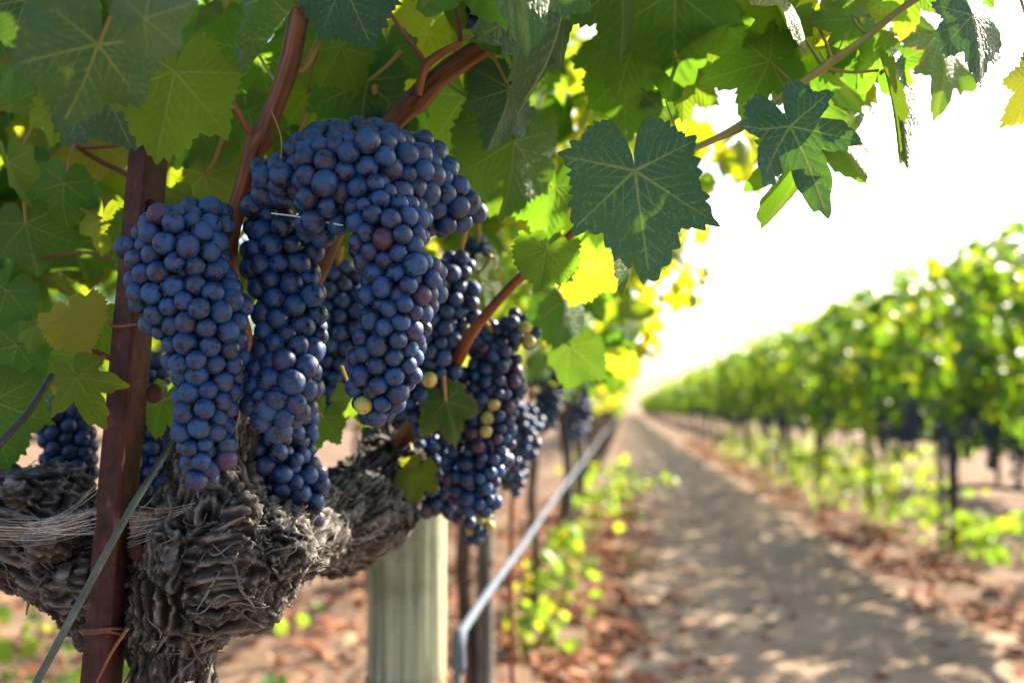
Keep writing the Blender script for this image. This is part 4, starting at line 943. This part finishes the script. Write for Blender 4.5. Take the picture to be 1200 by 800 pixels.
bunch('dark bunch low behind the left side of the rusty stake', [[(78, 490, .76, 30), (80, 515, .76, 34), (85, 545, .76, 30)]], 22, 60, 106, stem=(85, 440, .76))
bunch('dark bunch hidden between the rusty stake and the trunk', [[(178, 430, .76, 22), (175, 500, .75, 34), (180, 560, .75, 32), (178, 595, .75, 20)]], 22, 80, 107, stem=(200, 400, .76))
bunch('dark bunch hanging in shade behind the tall sharp bunch', [[(535, 310, .82, 22), (520, 350, .82, 44), (510, 400, .82, 44), (500, 440, .82, 40), (490, 490, .82, 30)]], 21, 120, 108, stem=(545, 270, .8), green=((497, 432),), pfrac=.04)
bunch('soft-focus bunch with pink and green berries along its outer side', [[(580, 400, .86, 34), (575, 430, .855, 44), (565, 480, .855, 44), (562, 530, .86, 42), (555, 575, .86, 38), (550, 600, .86, 24)], [(600, 385, .85, 22), (618, 398, .85, 22)]],
      18.5, 230, 109, green=((632, 410), (624, 420), (580, 485), (583, 490), (572, 500), (568, 505), (620, 385), (575, 478)), purple=((603, 432), (598, 455), (605, 440), (555, 505), (585, 515), (592, 448), (572, 508), (600, 465)), pfrac=.05, stem=(565, 370, .82))
bunch('dark mass of grapes above the pale wooden post', [[(470, 470, .95, 30), (490, 520, .94, 50), (500, 560, .93, 48), (480, 590, .93, 26), (520, 580, .93, 34)]], 18, 170, 110, stem=(480, 430, .95))
bunch('thin ragged bunch tip with green berries hanging beside the post top', [[(555, 590, .95, 20), (560, 612, .95, 18), (556, 632, .95, 12)]], 14, 26, 111, gfrac=.45, stem=(560, 560, .95))
bunch('purplish blurred bunch right of the one with pink and green berries', [[(600, 470, 1.2, 24), (608, 500, 1.2, 32), (605, 530, 1.2, 28), (600, 570, 1.2, 14)]], 14, 90, 112, pfrac=.22, stem=(600, 430, 1.2))
bunch('distant dark blurred bunch hanging below the hanging leaves', [[(640, 430, 1.7, 22), (644, 460, 1.7, 28), (640, 492, 1.7, 18)]], 10, 90, 113, stem=(640, 400, 1.9))
bunch('farthest dark blurred bunch beside the distant one', [[(676, 455, 2.0, 19), (678, 480, 2.0, 22), (676, 508, 2.0, 13)]], 9, 80, 114, stem=(672, 440, 2.2))
bunch('few dark grapes above the thick cane at the top edge', [[(549, 18, .70, 14), (558, 30, .70, 12)], [(583, 14, .70, 10), (586, 16, .70, 8)]], 22, 5, 115, stem=(575, -40, .72))
bunch('dark grapes behind the top of the broad upper bunch', [[(435, 140, .74, 26), (445, 160, .74, 30)]], 22, 30, 116, stem=(440, 100, .72))
bunch('small dark bunch peeping out beside the arm of the broad upper bunch', [[(560, 292, .95, 16), (556, 310, .95, 20)]], 16, 30, 117, stem=(560, 250, .9))
bunch('deep shaded bunch between the middle bunch and the tall sharp one', [[(395, 330, .80, 34), (395, 380, .80, 44), (390, 430, .80, 36), (385, 470, .80, 22)]], 22, 90, 118, stem=(400, 290, .78))

# ================================================================ RUSTY STAKE, WIRES, CABLE, WEB
st = empty('metal_stake', P(110, 1000, .64)); Ds = .625
def sec(py, l, a, r, d): return [P(l, py, d + .008), P(a, py, d - .008), P(r, py, d + .012)]
def strip_solid(rows, t):
    """rows of cross-sections of an angle iron: left toe, ridge, right toe; with thickness t"""
    V, n_ = [], len(rows)
    for l, a, r in rows:
        inn = BK * -t
        V += [l, a, r, r + inn + (l - r).normalized() * .0005, a + inn * 1.5, l + inn + (r - l).normalized() * .0005]
    F = []
    for i in range(n_ - 1):
        for k in range(6): F.append((i * 6 + k, i * 6 + (k + 1) % 6, (i + 1) * 6 + (k + 1) % 6, (i + 1) * 6 + k))
    F += [(5, 4, 1, 0), (4, 3, 2, 1)]; e = (n_ - 1) * 6; F += [(e, e + 1, e + 4, e + 5), (e + 1, e + 2, e + 3, e + 4)]
    return [tuple(v) for v in V], np.array(F)
rows = []
for k in range(60):
    t = k / 59; py = 150 + t * 1500; l, a, r = 150 - (py - 180) * .092, 171 - (py - 180) * .080, 196 - (py - 180) * .088
    w = .8 * math.sin(k * 1.1)
    rows.append([P(l + w * .3, py, Ds + .004), P(a + w * .2, py, Ds - .006), P(r, py, Ds + .034)])
V, F = strip_solid(rows, .004)
o = obj('shaft', mesh('shaft', V, F, RUST, smooth=False), st); md = o.modifiers.new('b', 'BEVEL'); md.width = .0009; md.segments = 2; md.limit_method = 'ANGLE'; md.angle_limit = R(25)
# the raised rib along the ridge
tube('rib', [P(171 - (py - 180) * .080, py, Ds - .006) for py in range(150, 1400, 40)], [.0019] * 32, RUST, st, 8)
for (sx, sy) in ((176, 246), (180, 462), (158, 645), (120, 930)):
    c = P(sx, sy, Ds + .004); V0, F0 = ico(2); Vv = V0 * np.array([.0055, .0035, .0065]) * (1 + .1 * np.sign(V0)); obj('stud', mesh('stud', Vv + np.array(c), F0, RUST), st)
def ring(py, wob, dd=0):
    l, a, r = 150 - (py - 180) * .092 - 2, 171 - (py - 180) * .080, 196 - (py - 180) * .088 + 2
    return [P(l, py + wob, Ds + .005), P((l + a) / 2, py + wob + 1, Ds - .001), P(a, py + wob - 1, Ds - .0095), P((a + r) / 2 + 2, py, Ds + .012), P(r + 1, py + wob, Ds + .036), P((l + r) / 2, py, Ds + .026), P(l, py + 1, Ds + .010)]
for q, (py, n_) in enumerate(((380, 1), (736, 2))):
    pts = []
    for m in range(n_): pts += [p + Vector((0, 0, -.0032 * m)) for p in ring(py, 1.5 * (-1) ** m)]
    o = tube('tie_wire', pts, [.0010] * len(pts), RUSTWIRE, None, 8)
    tag(o, ('single rusty wire tied round the middle of the rusty stake', 'double rusty wire wrapped low round the rusty stake')[q], 'wire', 'tie wires on the rusty stake')
o = tube('twig', [P(150, 735, .60), P(130, 765, .60), P(112, 800, .60), P(80, 860, .60)], [.0012, .0010, .0009, .0007], CANE, None, 8); tag(o, 'thin twig caught in the double wire on the stake', 'twig')
tag(st, 'rusty red-brown steel angle stake beside the gnarled trunk', 'stake')
def flat_cable(rows, r, mat, name, label, cat):
    pts = [P(x, y, d) for x, y, d in rows]; parts = [tube_arrays([p + Vector(o_) for p in pts], [r] * len(pts), 10, .01) for o_ in ((0, 0, 0), (r * 1.1, .0, r * .7))]
    V, F, b = join_parts(parts); return tag(obj(name, mesh(name, V, F, mat, attrs={'bc': b})), label, cat)
flat_cable([(232, 470, .70, ), (205, 512, .66), (150, 600, .60), (95, 700, .585), (40, 802, .575), (-30, 930, .57)], .0018, CABLE, 'cable', 'grey-green drip cable slanting across the rusty stake', 'cable')
o = tube('cable', PP((60, 440, .55), (35, 480, .52), (0, 520, .49), (-40, 565, .47)), [.0018] * 4, DARKCABLE, None, 8); tag(o, 'dark blurred cable crossing the edge above the left knob of the trunk', 'cable')
o = tube('spider_thread', PP((318, 250, .575), (350, 254, .57), (385, 261, .565), (402, 264, .562)), [.0004] * 4, simple_noise_mat('silk_thread', [(.3, (.6, .6, .58)), (.7, (.8, .8, .78))], 50, .5), None, 6); tag(o, 'pale spider thread stretched between the upper bunches', 'spider thread')
def silk():
    m, n, out = new_mat('spider_silk'); tc = attr(n, 'bc', 'Vector')
    mp = n.nodes.new('ShaderNodeMapping'); n.links.new(tc, mp.inputs[0]); mp.inputs['Scale'].default_value = (3, 40, 1)
    a = noise_n(n, mp.outputs[0], 1.0, 6, .7, .8)
    al = mth(n, 'MULTIPLY', mth(n, 'SUBTRACT', a, .40, clamp=True), 1.5, clamp=True); al = mth(n, 'MULTIPLY', al, attr(n, 'fade'))
    b = pr(n, None, (.8, .8, .78), .7); t = n.nodes.new('ShaderNodeBsdfTransparent'); mx = n.nodes.new('ShaderNodeMixShader')
    n.links.new(al, mx.inputs[0]); n.links.new(t.outputs[0], mx.inputs[1]); n.links.new(b.outputs[0], mx.inputs[2]); n.links.new(mx.outputs[0], out.inputs['Surface']); return m
SILK = silk(); web = empty('spider_web', P(110, 615, .62))
def sheet(tl, tr, bl, br, name, sag=.004):
    V, bc, fd = [], [], []; nu, nv_ = 40, 14
    for i in range(nu + 1):
        for j in range(nv_ + 1):
            u, v = i / nu, j / nv_; p = (P(*tl) * (1 - u) + P(*tr) * u) * (1 - v) + (P(*bl) * (1 - u) + P(*br) * u) * v
            pinch = abs(u - .5) * 2; p = p - Vector((0, 0, sag * (1 - pinch ** 2))) + BK * .003 * math.sin(u * 7 + v * 4)
            V.append(tuple(p)); bc.append((u, v + .15 * math.sin(u * 3), 0)); fd.append(.75 * math.sin(PI * min(1, max(0, v)) * .9 + .15) ** .6)
    F = [(i * (nv_ + 1) + j, (i + 1) * (nv_ + 1) + j, (i + 1) * (nv_ + 1) + j + 1, i * (nv_ + 1) + j + 1) for i in range(nu) for j in range(nv_)]
    return obj(name, mesh(name, V, np.array(F), SILK, attrs={'bc': bc, 'fade': fd}), web)
sheet((-10, 612, .60), (104, 592, .61), (-10, 634, .61), (106, 622, .625), 'web_sheet')
sheet((155, 594, .62), (228, 592, .62), (152, 634, .63), (215, 602, .63), 'web_sheet', .002)
rw = np.random.RandomState(3); more = []
def strands(A0, A1, B0, B1, n_, d):
    for _ in range(n_):
        u, v = rw.rand(), rw.rand(); v = u * .6 + v * .4
        a = P(A0[0] + (A1[0] - A0[0]) * u, A0[1] + (A1[1] - A0[1]) * u, d); b = P(B0[0] + (B1[0] - B0[0]) * v, B0[1] + (B1[1] - B0[1]) * v, d + rw.uniform(-.002, .01))
        more.append(([a, a.lerp(b, .5) + Vector((0, 0, -.0035 + rw.normal(0, .0012))), b], [rw.uniform(.00004, .0001)] * 3, 4))
strands((-10, 606), (-10, 640), (114, 592), (112, 626), 12, .612)
strands((114, 560), (110, 650), (70, 606), (-10, 622), 9, .612)
strands((150, 586), (148, 646), (230, 588), (208, 606), 12, .625)
tube('web_strands', more[0][0], more[0][1], simple_noise_mat('web_strand_silk', [(.3, (.75, .75, .73)), (.7, (.85, .85, .83))], 50, .5), web, 4, more=more[1:])
tag(web, 'wispy white spider web strung from the trunk to the rusty stake', 'spider web')
